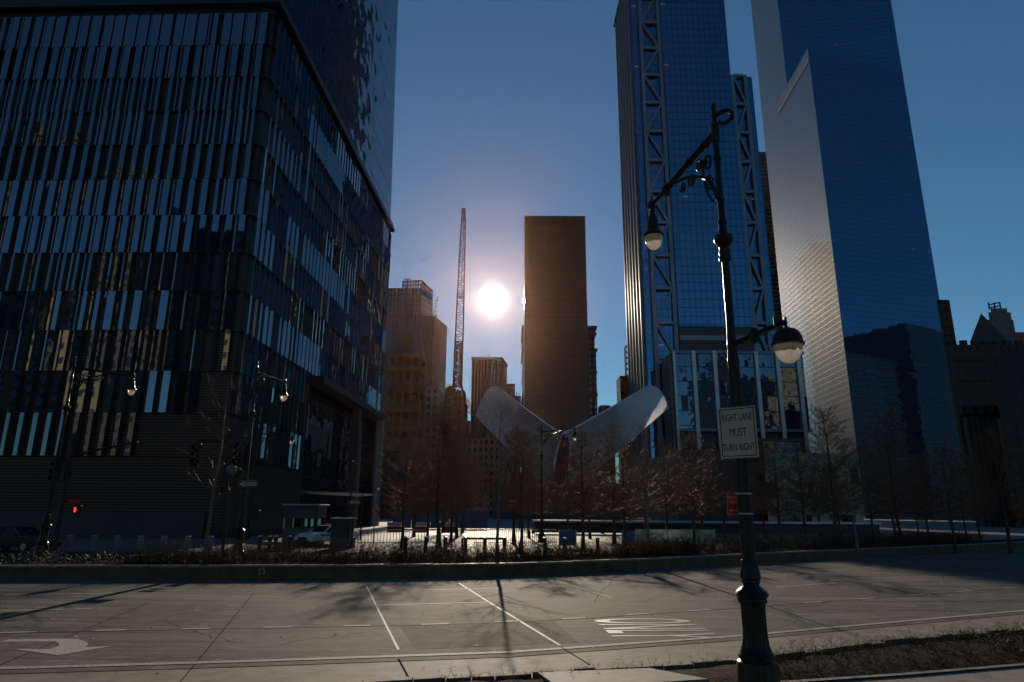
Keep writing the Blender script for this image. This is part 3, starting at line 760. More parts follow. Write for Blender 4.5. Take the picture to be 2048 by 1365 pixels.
xl = P(1287, 200, Y3).x; xr = P(1324, 200, Y3).x
truss(xl, xr, rows_l, Y3 - 1.2, 0)
xl2 = P(1487, 447, Y3).x + .4; xr2 = P(1516, 447, Y3).x
truss(xl2, xr2, rows_r, Y3 - .6, 0)
# podium block in front of it
Yp = 306.
M['podglass'] = curtain('podium_glass', 3.1, 6.95, .05, .38, (.008, .02, .042), 2.3, (.02, .022, .026), .02, .01, tint=(.6, .8, 1))
px0, px1 = P(1347, 760, Yp).x, P(1610, 760, Yp).x
zt = P(1348, 703, Yp).z; zbm = P(1480, 861, Yp).z
t = thing('glass_podium', 'wide blue glass block with pale upright ribs standing before the truss skyscraper', 'building', (px0, Yp, 0))
mb = MB(); mb.prism(rect(px0, px1, Yp, Yp + 22), zbm, zt); mb.build('curtain_wall', M['podglass'], t)
mb = MB(); mb.prism(rect(px0 + .6, px1 - .6, Yp + 1.2, Yp + 21), 0, zbm); mb.build('lower_wall', M['dark_metal'], t)
mb = MB(); mb.box(((px0 + px1) / 2, Yp - .3, zt - .4), (px1 - px0 + 1, 1.2, 1.4)); mb.build('roof_edge', M['steel'], t)
mb = MB(); mb.box(((px0 + px1) / 2, Yp - .3, zbm), (px1 - px0 + 1, 1.2, 1.3)); mb.build('lower_beam', M['steel'], t)
for k in range(7):
    x = P(1347 + 42.0 * k, 760, Yp).x
    if k == 0: x += .6
    m_ = MB(); m_.box((x, Yp - .75, (zt + 12) / 2), (1.7 if k else 1.0, 1.1, zt - 12)); m_.build('upright_rib', M['white_steel'], t)
for k in range(4):
    m_ = MB(); m_.box((px0 - .4, Yp + 3 + 5.2 * k, zt / 2), (.8, .9, zt - 1)); m_.build('side_rib', M['steel'], t)

# --- slender mirrored tower at the right
M['b4'] = curtain('mirror_glass', 1.5, 4.05, .06, .2, (.004, .016, .042), 3.1, (.01, .016, .03), .0025, .003, lit=.05, lit_row=23, tint=(.2, .6, 1))
M['b4screen'] = masonry('parapet_screen', (.3, .3, .3), 2.2, 14, .55, .92, (.03, .03, .03))
Y4 = 430.
c4 = P(1665, 500, Y4); c4 = Vector((c4.x, c4.y)); D4 = Vector((math.sin(R(75)), math.cos(R(75)))); DL = Vector((math.sin(R(3)), math.cos(R(3))))
sR, _ = onface(1866, 520, c4, D4); sL, _ = onface(1586, 520, c4, DL)
sR2, _ = onface(1862, 500, c4, D4)
Rr = c4 + D4 * sR; Ll = c4 + DL * sL
sU, _ = onface(1574, 170, c4, DL); Uu = c4 + DL * sU
zlow = P(1612, 98, Y4).z; zhi = zlow + 260
t = thing('mirror_tower', 'slender mirror glass skyscraper at the right with a sliced lower wing and one bright side', 'skyscraper', (c4.x, c4.y, 0))
bk = Rr + Vector((5, 90))
M['b4side'] = curtain('lit_side_glass', 1.5, 4.05, .12, .26, (.05, .07, .09), 2.4, (.02, .03, .045), .006, .008, rough=.03, satin=.28)  # lit-side copy of the mirror glass, some brightness put into its colour
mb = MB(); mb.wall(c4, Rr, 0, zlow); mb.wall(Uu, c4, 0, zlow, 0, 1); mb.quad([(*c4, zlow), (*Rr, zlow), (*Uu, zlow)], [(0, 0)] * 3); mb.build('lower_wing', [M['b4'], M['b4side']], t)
pb_ = Ll + (bk - Rr) * .4
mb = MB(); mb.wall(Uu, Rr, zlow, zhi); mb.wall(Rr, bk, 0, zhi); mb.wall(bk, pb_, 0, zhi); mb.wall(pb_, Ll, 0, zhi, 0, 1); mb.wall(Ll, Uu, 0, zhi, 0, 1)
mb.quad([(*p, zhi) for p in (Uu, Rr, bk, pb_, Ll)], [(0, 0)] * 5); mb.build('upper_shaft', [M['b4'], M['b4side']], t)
mb = MB(); q0, q1 = c4 + Vector((-.25, .1)), Uu + Vector((-.25, 0)); 
q1 = Ll + Vector((-.25, 0)); mb.wall(q1, q0, zlow - 11, zlow); mb.build('parapet_screen', M['b4screen'], t)
mb = MB()
for a, b in ((c4, Uu),): pass
mb.wall(Ll + Vector((-.2, 0)), c4 + Vector((-.2, .1)), 18, 40); mb.build('lower_screen', M['b4screen'], t)

# --- dark banded slab between the two skyscrapers
M['banded'] = masonry('dark_banded_steel', (.16, .13, .1), 1.6, 4.2, .8, .55, (.004, .004, .005), var=.35, rough=.6)
Yd = 590.
foot = rrect(P(1505, 420, Yd).x, P(1640, 420, Yd).x, Yd, Yd + 40)
t = block('dark_office_slab', 'narrow dark banded office slab showing between the truss skyscraper and the mirror tower', M['banded'], foot, P(1540, 312, Yd).z)
ledge(t, foot, P(1540, 330, Yd).z, 14, .6, M['banded'], 'top_storey')

# --- the tall black slab by the sun, the glare's red-brown put into its colour
M['slab_dark'] = curtain('glare_brown_slab_glass', 1.4, 3.5, .25, .35, (.06, .009, .005), 1.3, (.07, .012, .007), .006, .004, rough=.15)
M['brown_stone'] = masonry('brown_stone', (.20, .10, .065), 3.0, 3.9, .42, .55)
Yg = 385.
xa, xb = P(1049, 600, Yg).x, P(1174, 600, Yg).x
foot = rect(xa, xb, Yg, Yg + 26); zg = P(1110, 436, Yg).z
t = block('dark_slab_tower', 'tall plain dark slab tower just right of the sun, coloured brown for its glare', M['slab_dark'], foot, zg, 'skyscraper')
mb = MB(); mb.box(((xa + xb) / 2, Yg + 13, zg + .6), (xb - xa + .5, 26.5, 1.2)); mb.build('roof_edge', M['dark_metal'], t)
Yh = 420.
hx0, hx1 = P(1046, 700, Yh).x, P(1192, 700, Yh).x
t = thing('stepped_stone_tower', 'brown stone tower with stepped cornices partly hidden behind the dark slab', 'building', (hx0, Yh, 0))
mb = MB(); mb.prism(rect(hx0, hx1, Yh, Yh + 40), 0, P(1190, 700, Yh).z); mb.build('lower_wall', M['brown_stone'], t)
mb = MB(); mb.prism(rect(hx0 + .6, P(1189, 660, Yh).x, Yh + 1, Yh + 38), P(1190, 700, Yh).z, P(1190, 654, Yh).z); mb.build('upper_wall', M['brown_stone'], t)
for py, d in ((700, .9), (668, .6), (655, 1.0), (745, .5), (790, .5), (835, .5)):
    z = P(1190, py, Yh).z; mb = MB(); mb.box(((hx0 + hx1) / 2, Yh + 20, z), (hx1 - hx0 + d * 2, 40 + d * 2, 1.6)); mb.build('cornice', M['brown_stone'], t)

# --- ribbed brown tower with its wide base, and the pieces next to it
M['ribbed'] = masonry('ribbed_brown', (.24, .105, .075), 1.9, 60, .45, .96, (.02, .012, .01))
M['ribbed_low'] = masonry('pierced_brown', (.30, .16, .12), 3.2, 4.4, .42, .55, (.02, .014, .012))
Yb = 400.
t = thing('ribbed_brown_tower', 'reddish brown tower with close vertical ribs above a wide windowed base', 'building', (P(943, 800, Yb).x, Yb, 0))
x0, x1 = P(943, 760, Yb).x, P(1003, 760, Yb).x
zr = P(970, 720, Yb).z
mb = MB(); mb.prism([(x0, Yb), (x1, Yb), (x1 + 3.2, Yb + 20), (x0 + 3.2, Yb + 20)], 0, zr); mb.build('shaft', M['ribbed'], t)
mb = MB(); mb.prism([(x0 - .4, Yb - .4), (x1 + .4, Yb - .4), (x1 + 3.8, Yb + 20.4), (x0 + 2.8, Yb + 20.4)], zr, zr + 1.6); mb.build('roof_edge', M['dark_metal'], t)
x2, x3 = P(912, 880, Yb - 14).x, P(1022, 880, Yb - 14).x; zl = P(970, 876, Yb - 14).z
mb = MB(); mb.prism(rect(x2, x3, Yb - 14, Yb - .5), 0, zl); mb.build('base_wall', M['ribbed_low'], t)
mb = MB(); mb.prism(rect(x2 - .6, x3 + .6, Yb - 14.6, Yb - .6), zl, zl + 2.0); mb.build('cornice', M['brown_stone'], t)
mb = MB(); mb.prism(rect(P(925, 850, Yb).x, x0 - .1, Yb, Yb + 12), 0, P(935, 842, Yb).z); mb.build('side_wing', M['ribbed'], t)
f = rect(P(1004, 800, 440).x, P(1030, 800, 440).x, 440, 460)
block('brown_block', 'plain brown block just right of the ribbed brown tower', M['brown_stone'], f, P(1015, 768, 440).z)
f = rect(P(1022, 810, 470).x, P(1042, 810, 470).x, 470, 485)
t = block('antenna_block', 'small brown block with thin roof antennas left of the dark slab', M['brown_stone'], f, P(1030, 792, 470).z)
for px, py in ((1033, 784), (1038, 786)):
    q = P(px, 792, 472); m_ = MB(); m_.tube([(q.x, 472, q.z - 1), (q.x, 472, P(px, py, 472).z)], .25, 5); m_.build('antenna', M['black'], t)

# --- left group: crowned tower, slab with sloping top, construction frame
M['crown_wall'] = masonry('crowned_tower_wall', (.17, .085, .07), 2.4, 3.6, .6, .8, (.02, .024, .03))
M['slab_wall'] = masonry('striped_slab_wall', (.13, .07, .058), 1.5, 30, .35, .97, (.02, .015, .015))
M['punched'] = masonry('punched_grey', (.2, .15, .14), 3.4, 4.4, .5, .6, (.02, .018, .02))
Ya = 420.
ax0, ax1, ax2 = P(786, 700, Ya).x, P(838, 700, Ya).x, P(862, 700, Ya + 22).x
za = P(810, 577, Ya).z
t = thing('crowned_tower', 'brown residential tower with an open framed crown beside the big glass tower', 'building', (ax0, Ya, 0))
foot = [(ax0 - 14, Ya), (ax1, Ya), (ax2, Ya + 22), (ax2 - 30, Ya + 26)]
mb = MB(); mb.prism(foot, 0, za); mb.build('wall', M['crown_wall'], t)
cr = MB(); zc = P(830, 563, Ya + 2).z
cf = [Vector((P(806, 570, Ya + 3).x, Ya + 3)), Vector((ax1 - .6, Ya + 1)), Vector((ax2 - .6, Ya + 21)), Vector((ax2 - 22, Ya + 24))]
for i in range(4):
    p, q = cf[i], cf[(i + 1) % 4]; n = 7
    for k in range(n): v_ = p.lerp(q, k / n); cr.box((v_.x, v_.y, (za + zc) / 2), (.8, .8, zc - za))
    for z in (zc, (za + zc) / 2): cr.bar((*p, z), (*q, z), .9)
cr.build('crown_frame', M['crown_wall'], t)
q = P(815, 562, Ya + 6); mb = MB(); mb.tube([(q.x, Ya + 6, za), (q.x, Ya + 6, P(815, 558, Ya + 6).z)], .3, 5); mb.box((q.x, Ya + 6, P(815, 559, Ya + 6).z), (5, .5, .5)); mb.build('roof_crane', M['black'], t)
for px in (797, 806, 816, 826): 
    x = P(px, 700, Ya - .3).x; mb = MB(); mb.box((x, Ya - .25, za * .49), (.8, .5, za * .95)); mb.build('pier', M['crown_wall'], t)
Ys = 390.
sx0, sx1, sx2 = P(826, 700, Ys).x, P(866, 700, Ys).x, P(893, 700, Ys + 24).x
zs0, zs1 = P(866, 632, Ys).z, P(893, 652, Ys + 24).z
t = thing('striped_slab', 'brown slab building with fine vertical stripes and a steam plume on its roof', 'building', (sx0, Ys, 0))
mb = MB(); mb.prism([(sx0, Ys), (sx1, Ys), (sx2, Ys + 24), (sx0 - 10, Ys + 30)], 0, zs0); mb.build('wall', M['slab_wall'], t)
x0, x1 = P(832, 860, Ys - 8).x, P(880, 860, Ys - 8).x
t = block('punched_block', 'lower grey brown block with square windows in front of the striped slab', M['punched'], rect(x0, x1, Ys - 22, Ys - .5), P(850, 784, Ys - 8).z)
ledge(t, rect(x0, x1, Ys - 22, Ys - .5), P(850, 784, Ys - 8).z, 1.2, .5, M['brown_stone'])
# gabled block behind the crane, a red-brown block and an ornate thin one
Yq = 430.
t = thing('gabled_block', 'brown gable-topped block behind the crane boom', 'building', (P(872, 800, Yq).x, Yq, 0))
gx0, gx1, gm = P(868, 830, Yq).x, P(926, 830, Yq).x, P(900, 800, Yq).x
ze, zp = P(890, 790, Yq).z, P(900, 771, Yq).z
mb = MB(); mb.prism(rect(gx0, gx1, Yq, Yq + 20), 0, ze); mb.build('wall', M['brown_stone'], t)
mb = MB(); mb.quad([(gx0, Yq, ze), (gx1, Yq, ze), (gm, Yq, zp)]); mb.quad([(gx1, Yq + 20, ze), (gx0, Yq + 20, ze), (gm, Yq + 20, zp)]); mb.quad([(gx1, Yq, ze), (gx1, Yq + 20, ze), (gm, Yq + 20, zp), (gm, Yq, zp)]); mb.quad([(gx0, Yq + 20, ze), (gx0, Yq, ze), (gm, Yq, zp), (gm, Yq + 20, zp)])
mb.build('gable_roof', M['brown_stone'], t)
M['redbrick'] = masonry('red_brick', (.28, .075, .045), 2.6, 3.6, .4, .5)
t = block('red_brick_block', 'red brick block directly right of the crane boom', M['redbrick'], rect(P(905, 830, 340).x, P(928, 830, 340).x, 340, 352), P(918, 781, 340).z)
t = block('ornate_block', 'slim brown block with stacked ledges between the crane and the ribbed brown tower', M['brown_stone'], rect(P(926, 850, 415).x, P(933, 850, 415).x, 415, 425), P(930, 812, 415).z)
for py in (812, 822, 832, 842): ledge(t, rect(P(926, 850, 415).x, P(933, 850, 415).x, 415, 425), P(930, py, 415).z, .8, .8, M['brown_stone'], 'ledge')

# construction frame in front: rust-coloured decks and columns
Yc = 250.
t = thing('construction_frame', 'unfinished building of rusty decks and columns beside the foot of the big glass tower', 'construction', (P(785, 900, Yc).x, Yc, 0))
kx0, kx1 = P(768, 850, Yc).x, P(836, 850, Yc).x
rk = random.Random(4)
for py in (712, 738, 782, 820, 858, 895):
    z = P(810, py, Yc).z; m_ = MB(); m_.box(((kx0 + kx1) / 2, Yc + 8, z), (kx1 - kx0 + rk.uniform(-.5, .8), 16, 1.6 if py < 800 else 2.2)); m_.build('deck', M['rust'], t)
zk = P(810, 712, Yc).z
for k in range(5):
    for y in (Yc + .8, Yc + 15):
        m_ = MB(); x = kx0 + (kx1 - kx0) * (k + .1) / 4.2; m_.box((x, y, zk / 2), (1.0, 1.0, zk)); m_.build('column', M['rust'], t)
net = MB()
for k in range(46):
    x = rk.uniform(kx0, kx1 - 2.5); z = rk.uniform(4, zk - 4); net.box((x + 1.2, Yc + rk.uniform(.2, 14), z), (rk.uniform(.8, 3), .25, rk.uniform(1, 3.2)))
net.build('formwork', M['rust'], t)
m_ = MB(); m_.box(((kx0 + kx1) / 2 + 1, Yc - 3, P(810, 898, Yc - 3).z), (kx1 - kx0 + 4, .5, 1.6)); m_.build('hoarding_top', M['rust'], t)
m_ = MB(); m_.box(((kx0 + kx1) / 2 + 1, Yc - 2, P(810, 902, Yc - 3).z / 2), (kx1 - kx0 + 4, .5, P(810, 902, Yc - 3).z)); m_.build('hoarding', M['dark_metal'], t)

# crane
Yk = 300.
t = thing('lattice_crane', 'tall red lattice crane boom left of the sun', 'crane', (P(912, 905, Yk).x, Yk, 0))
def axis(py):
    pts = [(1000, 906), (905, 909), (700, 918), (480, 926), (417, 927.5)]
    for (y0, x0), (y1, x1) in zip(pts, pts[1:]):
        if y1 <= py <= y0: return x0 + (x1 - x0) * (y0 - py) / (y0 - y1)
    return pts[0][1]
ctl = [(py, P(axis(py), py, Yk)) for py in range(1000, 410, -5)]
def boom(name, pyA, pyB, wfun, bay, mat, thick, face_extra=False):
    A = P(axis(pyA), pyA, Yk); B = P(axis(pyB), pyB, Yk); L = (B - A).length; n = int(L / bay); mb = MB()
    prev = None
    for i in range(n + 1):
        f = i / n; c = A.lerp(B, f); w_ = wfun(f) / 2
        cs = [Vector((c.x + sx * w_, c.y + sy * w_, c.z)) for sx, sy in ((-1, -1), (1, -1), (1, 1), (-1, 1))]
        if prev:
            for k in range(4):
                mb.bar(prev[k], cs[k], thick)
                mb.bar(prev[k] if i % 2 else prev[(k + 1) % 4], cs[(k + 1) % 4] if i % 2 else cs[k], thick * .55)
                if face_extra: mb.bar(prev[(k + 1) % 4], cs[k], thick * .5); mb.bar(cs[k], cs[(k + 1) % 4], thick * .7)
            for k in range(4): mb.bar(cs[k], cs[(k + 1) % 4], thick * .45)
        prev = cs
    mb.build(name, mat, t)
boom('boom', 772, 440, lambda f: 3.9 - 1.9 * f ** 1.5, 2.6, M['crane_red'], .34)
boom('boom_foot', 980, 772, lambda f: 4.4, 3.2, M['crane_red'], .45)
boom('boom_insert', 776, 685, lambda f: 3.2, 1.5, M['crane_red'], .5, True)
boom('boom_head', 441, 419, lambda f: 1.5, 1.6, M['crane_red'], .4, True)
hx = P(922, 595, Yk - 2.5); m_ = MB(); m_.box(hx, (1.8, 1.0, 1.1)); m_.box(hx + Vector((.9, 0, 1.4)), (.6, .6, 2.2)); m_.build('hook_block', M['white_paint'], t)
m_ = MB(); ctop = P(929, 430, Yk - 2.5); m_.tube([hx, ctop], .09, 4); m_.build('hoist_rope', M['black'], t)
m_ = MB(); bq = P(908, 1000, Yk); m_.box((bq.x, Yk + 3, 3.2), (7, 10, 4)); m_.box((bq.x - 4, Yk + 3, 1), (2, 9, 2)); m_.box((bq.x + 4, Yk + 3, 1), (2, 9, 2)); m_.build('crawler_body', M['crane_red'], t)

# --- winged white hall
Yo = 240.
def lerp3(a, b, f): return a + (b - a) * f
t = thing('winged_hall', 'white winged hall of long parallel steel ribs opening like a bird behind the bare trees', 'building', (P(1125, 985, Yo).x, Yo + 20, 0))
A1, B1, B2, A2 = P(1128, 868, 232), P(1308, 766, 232), P(1336, 816, 300), P(1135, 985, 290)
L1, K1, K2, L2 = P(1118, 866, 232), P(984, 766, 232), P(952, 832, 300), P(1105, 985, 290)
NR = 22
for (a1, b1, b2, a2, tipx) in ((A1, B1, B2, A2, 1), (L1, K1, K2, L2, -1)):
    for i in range(NR):
        f = i / (NR - 1)
        base = lerp3(a1, a2, f); tip = lerp3(b1, b2, f)
        bulge = math.sin(f * math.pi); tip = tip + (tip - base).normalized() * (bulge * .8 - (2.2 * (1 - f) ** 10))
        mb = MB(); mid = lerp3(base, tip, .5) + Vector((0, 0, -.3))
        mb.bar(base, mid, .62, 3.4, 0, .55, Vector((0, 1, .2))); mb.bar(mid, tip, .55, 3.0, 0, .26, Vector((0, 1, .2)))
        mb.build('rib', M['rib'], t)
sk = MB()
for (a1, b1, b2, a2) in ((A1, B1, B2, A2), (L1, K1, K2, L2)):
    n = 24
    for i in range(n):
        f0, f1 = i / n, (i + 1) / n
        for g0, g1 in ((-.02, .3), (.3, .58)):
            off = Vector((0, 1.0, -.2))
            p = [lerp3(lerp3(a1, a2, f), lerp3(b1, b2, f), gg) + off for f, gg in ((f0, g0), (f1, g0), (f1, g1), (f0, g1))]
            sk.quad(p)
sk.build('wing_skin', simple('rib_gap_shade', (.2, .2, .22), .3, 0, .1, .3), t)  # dark tone puts the shade between the ribs into the skin
ov = MB(); top_, bot_ = P(1132, 862, 236), P(1118, 975, 236)
ring = []
for k in range(24):
    a = 2 * math.pi * k / 24; u = math.cos(a); v_ = math.sin(a)
    c = lerp3(bot_, top_, .5 + .5 * v_); ring.append(c + Vector((u * 2.6 * (1 - .2 * v_), -1.0, 0)))
ov.quad(ring); ov.build('end_window', M['slab_dark'], t)
fr = MB(); fr.tube(ring + [ring[0]], .45, 6, cap=False); fr.build('end_frame', M['rib'], t)
lo = MB(); lo.prism(rect(P(985, 1000, 262).x, P(1250, 1000, 262).x, 262, 310), 0, P(1120, 968, 262).z); lo.build('lower_hall', M['plinth'], t)

# --- low blocks, right of the hall
M['tan_stone'] = masonry('tan_stone', (.34, .2, .12), 3.0, 3.6, .4, .5)
f = rect(P(1198, 840, 410).x, P(1228, 840, 410).x, 410, 425); t = block('tan_block', 'low tan block with a stepped roof in the gap right of the dark slab', M['tan_stone'], f, P(1205, 826, 410).z)
f2 = rect(P(1201, 840, 412).x, P(1222, 840, 412).x, 412, 423); m_ = MB(); m_.prism(f2, P(1205, 826, 410).z, P(1210, 811, 412).z); m_.build('penthouse', M['tan_stone'], t)
f = rect(P(1243, 840, 400).x, P(1275, 840, 400).x, 400, 415); block('brick_side_block', 'brown brick block tucked against the left foot of the truss skyscraper', M['redbrick'], f, P(1250, 752, 400).z)
t = thing('scaffold_tower', 'thin scaffolded hoist tower at the left edge of the truss skyscraper', 'scaffold', (P(1256, 740, 395).x, 395, 0))
s0, s1 = P(1252, 720, 395).x, P(1266, 720, 395).x; zt = P(1256, 692, 395).z
for x in (s0, s1):
    for y in (395, 399): m_ = MB(); m_.box((x, y, zt / 2), (.5, .5, zt)); m_.build('pole', M['rust'], t)
for k in range(26):
    z = zt - k * 3.6; m_ = MB(); m_.box(((s0 + s1) / 2, 397, z), (s1 - s0, 4, .5)); m_.build('platform', M['tan_stone'] if k % 2 else M['rust'], t)
m_ = MB(); q = P(1258, 650, 397); m_.tube([(q.x, 397, zt), (q.x, 397, q.z)], .3, 5); m_.build('mast', M['rust'], t)

# --- far right: stone city blocks
M['gothic'] = masonry('dark_gothic_stone', (.05, .037, .03), 2.8, 3.9, .4, .6, (.006, .006, .007), var=.3, ior=1.25)
M['gothic_pale'] = masonry('grey_stone_tower', (.13, .11, .10), 2.6, 4.2, .45, .7, (.02, .02, .022))
M['roof_dark'] = simple('dark_copper_roof', (.045, .032, .026), .6, 0, .3, .2)
Yn = 230.
t = thing('gothic_building', 'dark stone building with a steep pyramid roof right of the mirror tower', 'building', (P(1925, 800, Yn).x, Yn, 0))
n0, n1 = P(1912, 760, Yn).x, P(2070, 760, Yn).x; zn = P(1930, 690, Yn).z
mb = MB(); mb.prism(rrect(n0, n1, Yn, Yn + 26), 0, zn); mb.build('wall', M['gothic'], t)
p0, p1 = P(1939, 690, Yn + 2).x, P(2012, 690, Yn + 2).x; zp = P(1962, 627, Yn + 12).z; pm = P(1962, 627, Yn + 12).x
mb = MB(); ap = (pm, Yn + 12, zp); bs = rrect(p0, p1, Yn + 1, Yn + 23); zb_ = zn + 2
mb.prism(bs, zn, zb_)
for i in range(4): mb.quad([(*bs[i], zb_), (*bs[(i + 1) % 4], zb_), ap])
mb.build('pyramid_roof', M['roof_dark'], t)
for k in range(7):
    x = n0 + (n1 - n0) * (k + .3) / 7; m_ = MB(); m_.box((x, Yn + .6, zn + .8), (2.2, 1.2, 1.8)); m_.build('crenel', M['gothic'], t)
for py in (720, 760, 810): 
    m_ = MB(); z = P(1940, py, Yn).z; m_.box(((n0 + n1) / 2, Yn - .25, z), (n1 - n0, .5, .9)); m_.build('string_course', M['gothic'], t)
Yt = 330.
t = thing('crowned_stone_tower', 'grey stone tower with a setback crown and a roof sign frame behind the pyramid roof', 'building', (P(2000, 650, Yt).x, Yt, 0))
def cx(a, b, y, Y): return rrect(P(a, y, Y).x, P(b, y, Y).x, Y, Y + 18)
f = cx(1974, 2030, 660, Yt); mb = MB(); mb.prism(f, 0, P(2000, 640, Yt).z); mb.build('lower_wall', M['gothic_pale'], t)
f = cx(1977, 2022, 630, Yt); mb = MB(); mb.prism(f, P(2000, 640, Yt).z, P(2000, 625, Yt).z); mb.build('upper_wall', M['gothic_pale'], t)
f = cx(1982, 2015, 625, Yt); mb = MB(); mb.prism(f, P(2000, 625, Yt).z, P(2000, 617, Yt).z); mb.build('crown', M['gothic_pale'], t)
fm = MB(); zA, zB = P(2000, 617, Yt).z, P(2000, 603, Yt).z; fx0, fx1 = P(1983, 610, Yt).x, P(2006, 610, Yt).x
for x in (fx0, (fx0 + fx1) / 2, fx1): fm.box((x, Yt + 2, (zA + zB) / 2), (.5, .5, zB - zA))
fm.bar((fx0, Yt + 2, zB - 1.4), (fx1, Yt + 2, zB), .6); fm.bar((fx0, Yt + 2, zB - 3), (fx1, Yt + 2, zB - 1.8), .6); fm.build('sign_frame', M['black'], t)
Yv = 240.
f = rrect(P(1890, 700, 330).x, P(1914, 700, 330).x, 330, 345); t = block('green_edged_tower', 'sliver of a dark ornate tower peeking out right of the mirror tower', M['gothic'], f, P(1900, 600, 330).z)
for k in range(6): ledge(t, f, P(1900, 606 + 16 * k, 330).z, .9, .9, M['gothic'], 'ledge')
Yl = 165.
t = thing('classical_hall', 'low dark classical building with pale columns under the gothic building', 'building', (P(1925, 900, Yl).x, Yl, 0))
v0, v1 = P(1925, 880, Yl).x, P(1996, 880, Yl).x; zv = P(1950, 815, Yl).z
mb = MB(); mb.prism(rrect(v0, v1, Yl, Yl + 5), 0, zv - 2); mb.build('wall', M['gothic'], t)
mb = MB(); mb.prism(rrect(v0 - .8, v1 + .8, Yl - 1.9, Yl + 5.4), zv - 2, zv - .4); mb.prism(rrect(v0 - .3, v1 + .3, Yl - 1.4, Yl + 5), zv - .4, zv + .4); mb.build('cornice', M['gothic_pale'], t)
for k in range(6):
    x = v0 + (v1 - v0) * (k + .7) / 6.4; m_ = MB(); m_.lathe([(.75, 0), (.65, 1), (.55, zv * .5), (.7, zv - 2.6)], (x, Yl - 1.0, 0), 10); m_.build('column', M['gothic_pale'], t, smooth=True)
f = rrect(P(1994, 800, 150).x, P(2110, 800, 150).x, 150, 190); t = block('dark_corner_block', 'very dark building filling the right edge of the picture', M['gothic'], f, P(2030, 705, 150).z)
f = rrect(P(2036, 680, 240).x, P(2090, 680, 240).x, 242, 260); block('dark_brick_block', 'dark brick block cut off by the right edge above the dark building', M['redbrick'], f, P(2045, 662, 240).z)

# --- leaning glass pavilion among the trees on the right
M['pavglass'] = curtain('pavilion_glass', 2.0, 2.4, .06, .06, (.006, .008, .01), 1.6, (.02, .02, .022), .05, .03, rough=.08)
Yw = 105.
t = thing('leaning_pavilion', 'dark low pavilion with leaning glass walls behind the trees on the right', 'pavilion', (P(1500, 1000, Yw).x, Yw, 0))
w0, w1, w2, w3 = P(1365, 1000, Yw).x, P(1532, 1000, Yw).x, P(1602, 885, Yw).x, P(1622, 1010, Yw).x
zw = P(1430, 897, Yw).z; zw2 = P(1570, 884, Yw).z
mb = MB(); mb.prism(rect(w0, w1, Yw + 3, Yw + 24), 0, zw); mb.build('side_wing', M['plinth'], t)
mb = MB(); f0 = [(w1, Yw), (w3, Yw), (w3 + 1.5, Yw + 22), (w1, Yw + 22)]; f1 = [(w1 + .3, Yw), (w2, Yw), (w2 + 1.5, Yw + 22), (w1 + .3, Yw + 22)]
for i in range(4):
    a, b, c_, d_ = f0[i], f0[(i + 1) % 4], f1[(i + 1) % 4], f1[i]; L = math.dist(a, b)
    mb.quad([(*a, 0), (*b, 0), (*c_, zw2), (*d_, zw2)], [(0, 0), (L, 0), (L, zw2), (0, zw2)])
mb.quad([(*p, zw2) for p in f1], [(0, 0)] * 4); mb.build('glass_wall', M['pavglass'], t)
mb = MB(); mb.prism([(w2 + .1, Yw + 2), (P(1725, 910, Yw).x, Yw + 2), (P(1725, 910, Yw).x, Yw + 20), (w2 + .1, Yw + 20)], 0, P(1680, 905, Yw).z); mb.build('glass_wing', M['pavglass'], t)
mb = MB(); mb.box(((w1 + w2) / 2, Yw + 11, zw2 + .25), (w2 - w1 + .8, 23, .5)); mb.build('roof', M['plinth'], t)

# --- buildings on the near side, behind the viewer, and an added hidden tower: they are seen mirrored in the glass fronts
M['back_tan'] = masonry('sunlit_tan_stone', (.48, .38, .22), 3.1, 4.1, .46, .52, (.03, .05, .08), blinds=.15)
M['back_grey'] = masonry('grey_brown_granite', (.17, .145, .12), 3.0, 4.0, .55, .6, (.02, .03, .04))
M['back_dark'] = masonry('dark_glass_granite', (.05, .05, .055), 1.6, 4.0, .75, .65, (.01, .014, .02))
for nm, lb, mt, f, z in (
    ('stone_tower', 'sunlit tan stone block mirrored in the left tower, across the road behind the viewer', 'back_tan', rect(-112, -78, -95, -60), 64),
    ('granite_tower', 'grey brown granite tower mirrored in the left tower, farthest left behind the viewer', 'back_grey', rect(-210, -150, -120, -60), 120),
    ('office_tower', 'dark glass office tower mirrored in the left tower, straight behind the viewer', 'back_dark', rect(-58, -16, -150, -100), 95),
    ('stone_tower', 'sunlit tan apartment tower mirrored in the glass podium, out of frame on the right', 'back_tan', rect(170, 208, 120, 150), 98),
    ('granite_tower', 'added tall grey tower hidden behind the truss skyscraper, mirrored in the bright tower side', 'back_grey', rect(128, 166, 620, 665), 262),  # unseen tower added for its dark reflection in the bright side
    ('office_tower', 'slim dark tower mirrored in the glass podium, beside the tan apartment tower', 'back_dark', rect(212, 250, -150, -115), 172),
    ('granite_tower', 'broad grey granite block mirrored in the glass podium, right of straight behind the viewer', 'back_grey', rect(20, 75, -170, -120), 70),
    ('office_tower', 'tall dark office tower mirrored low in the slender mirror tower, far right out of frame', 'back_dark', rect(600, 760, 120, 270), 222),
    ('office_tower', 'lower dark office block mirrored low in the slender mirror tower, far right out of frame', 'back_dark', rect(500, 600, 170, 250), 178),
    ('granite_tower', 'stepped grey granite tower mirrored low in the slender mirror tower, far right out of frame', 'back_grey', rect(780, 900, 60, 130), 240)):
    t = block(nm, lb, M[mt], f, z, 'building')
    ledge(t, f, z, 2.0, 1.0, M[mt])

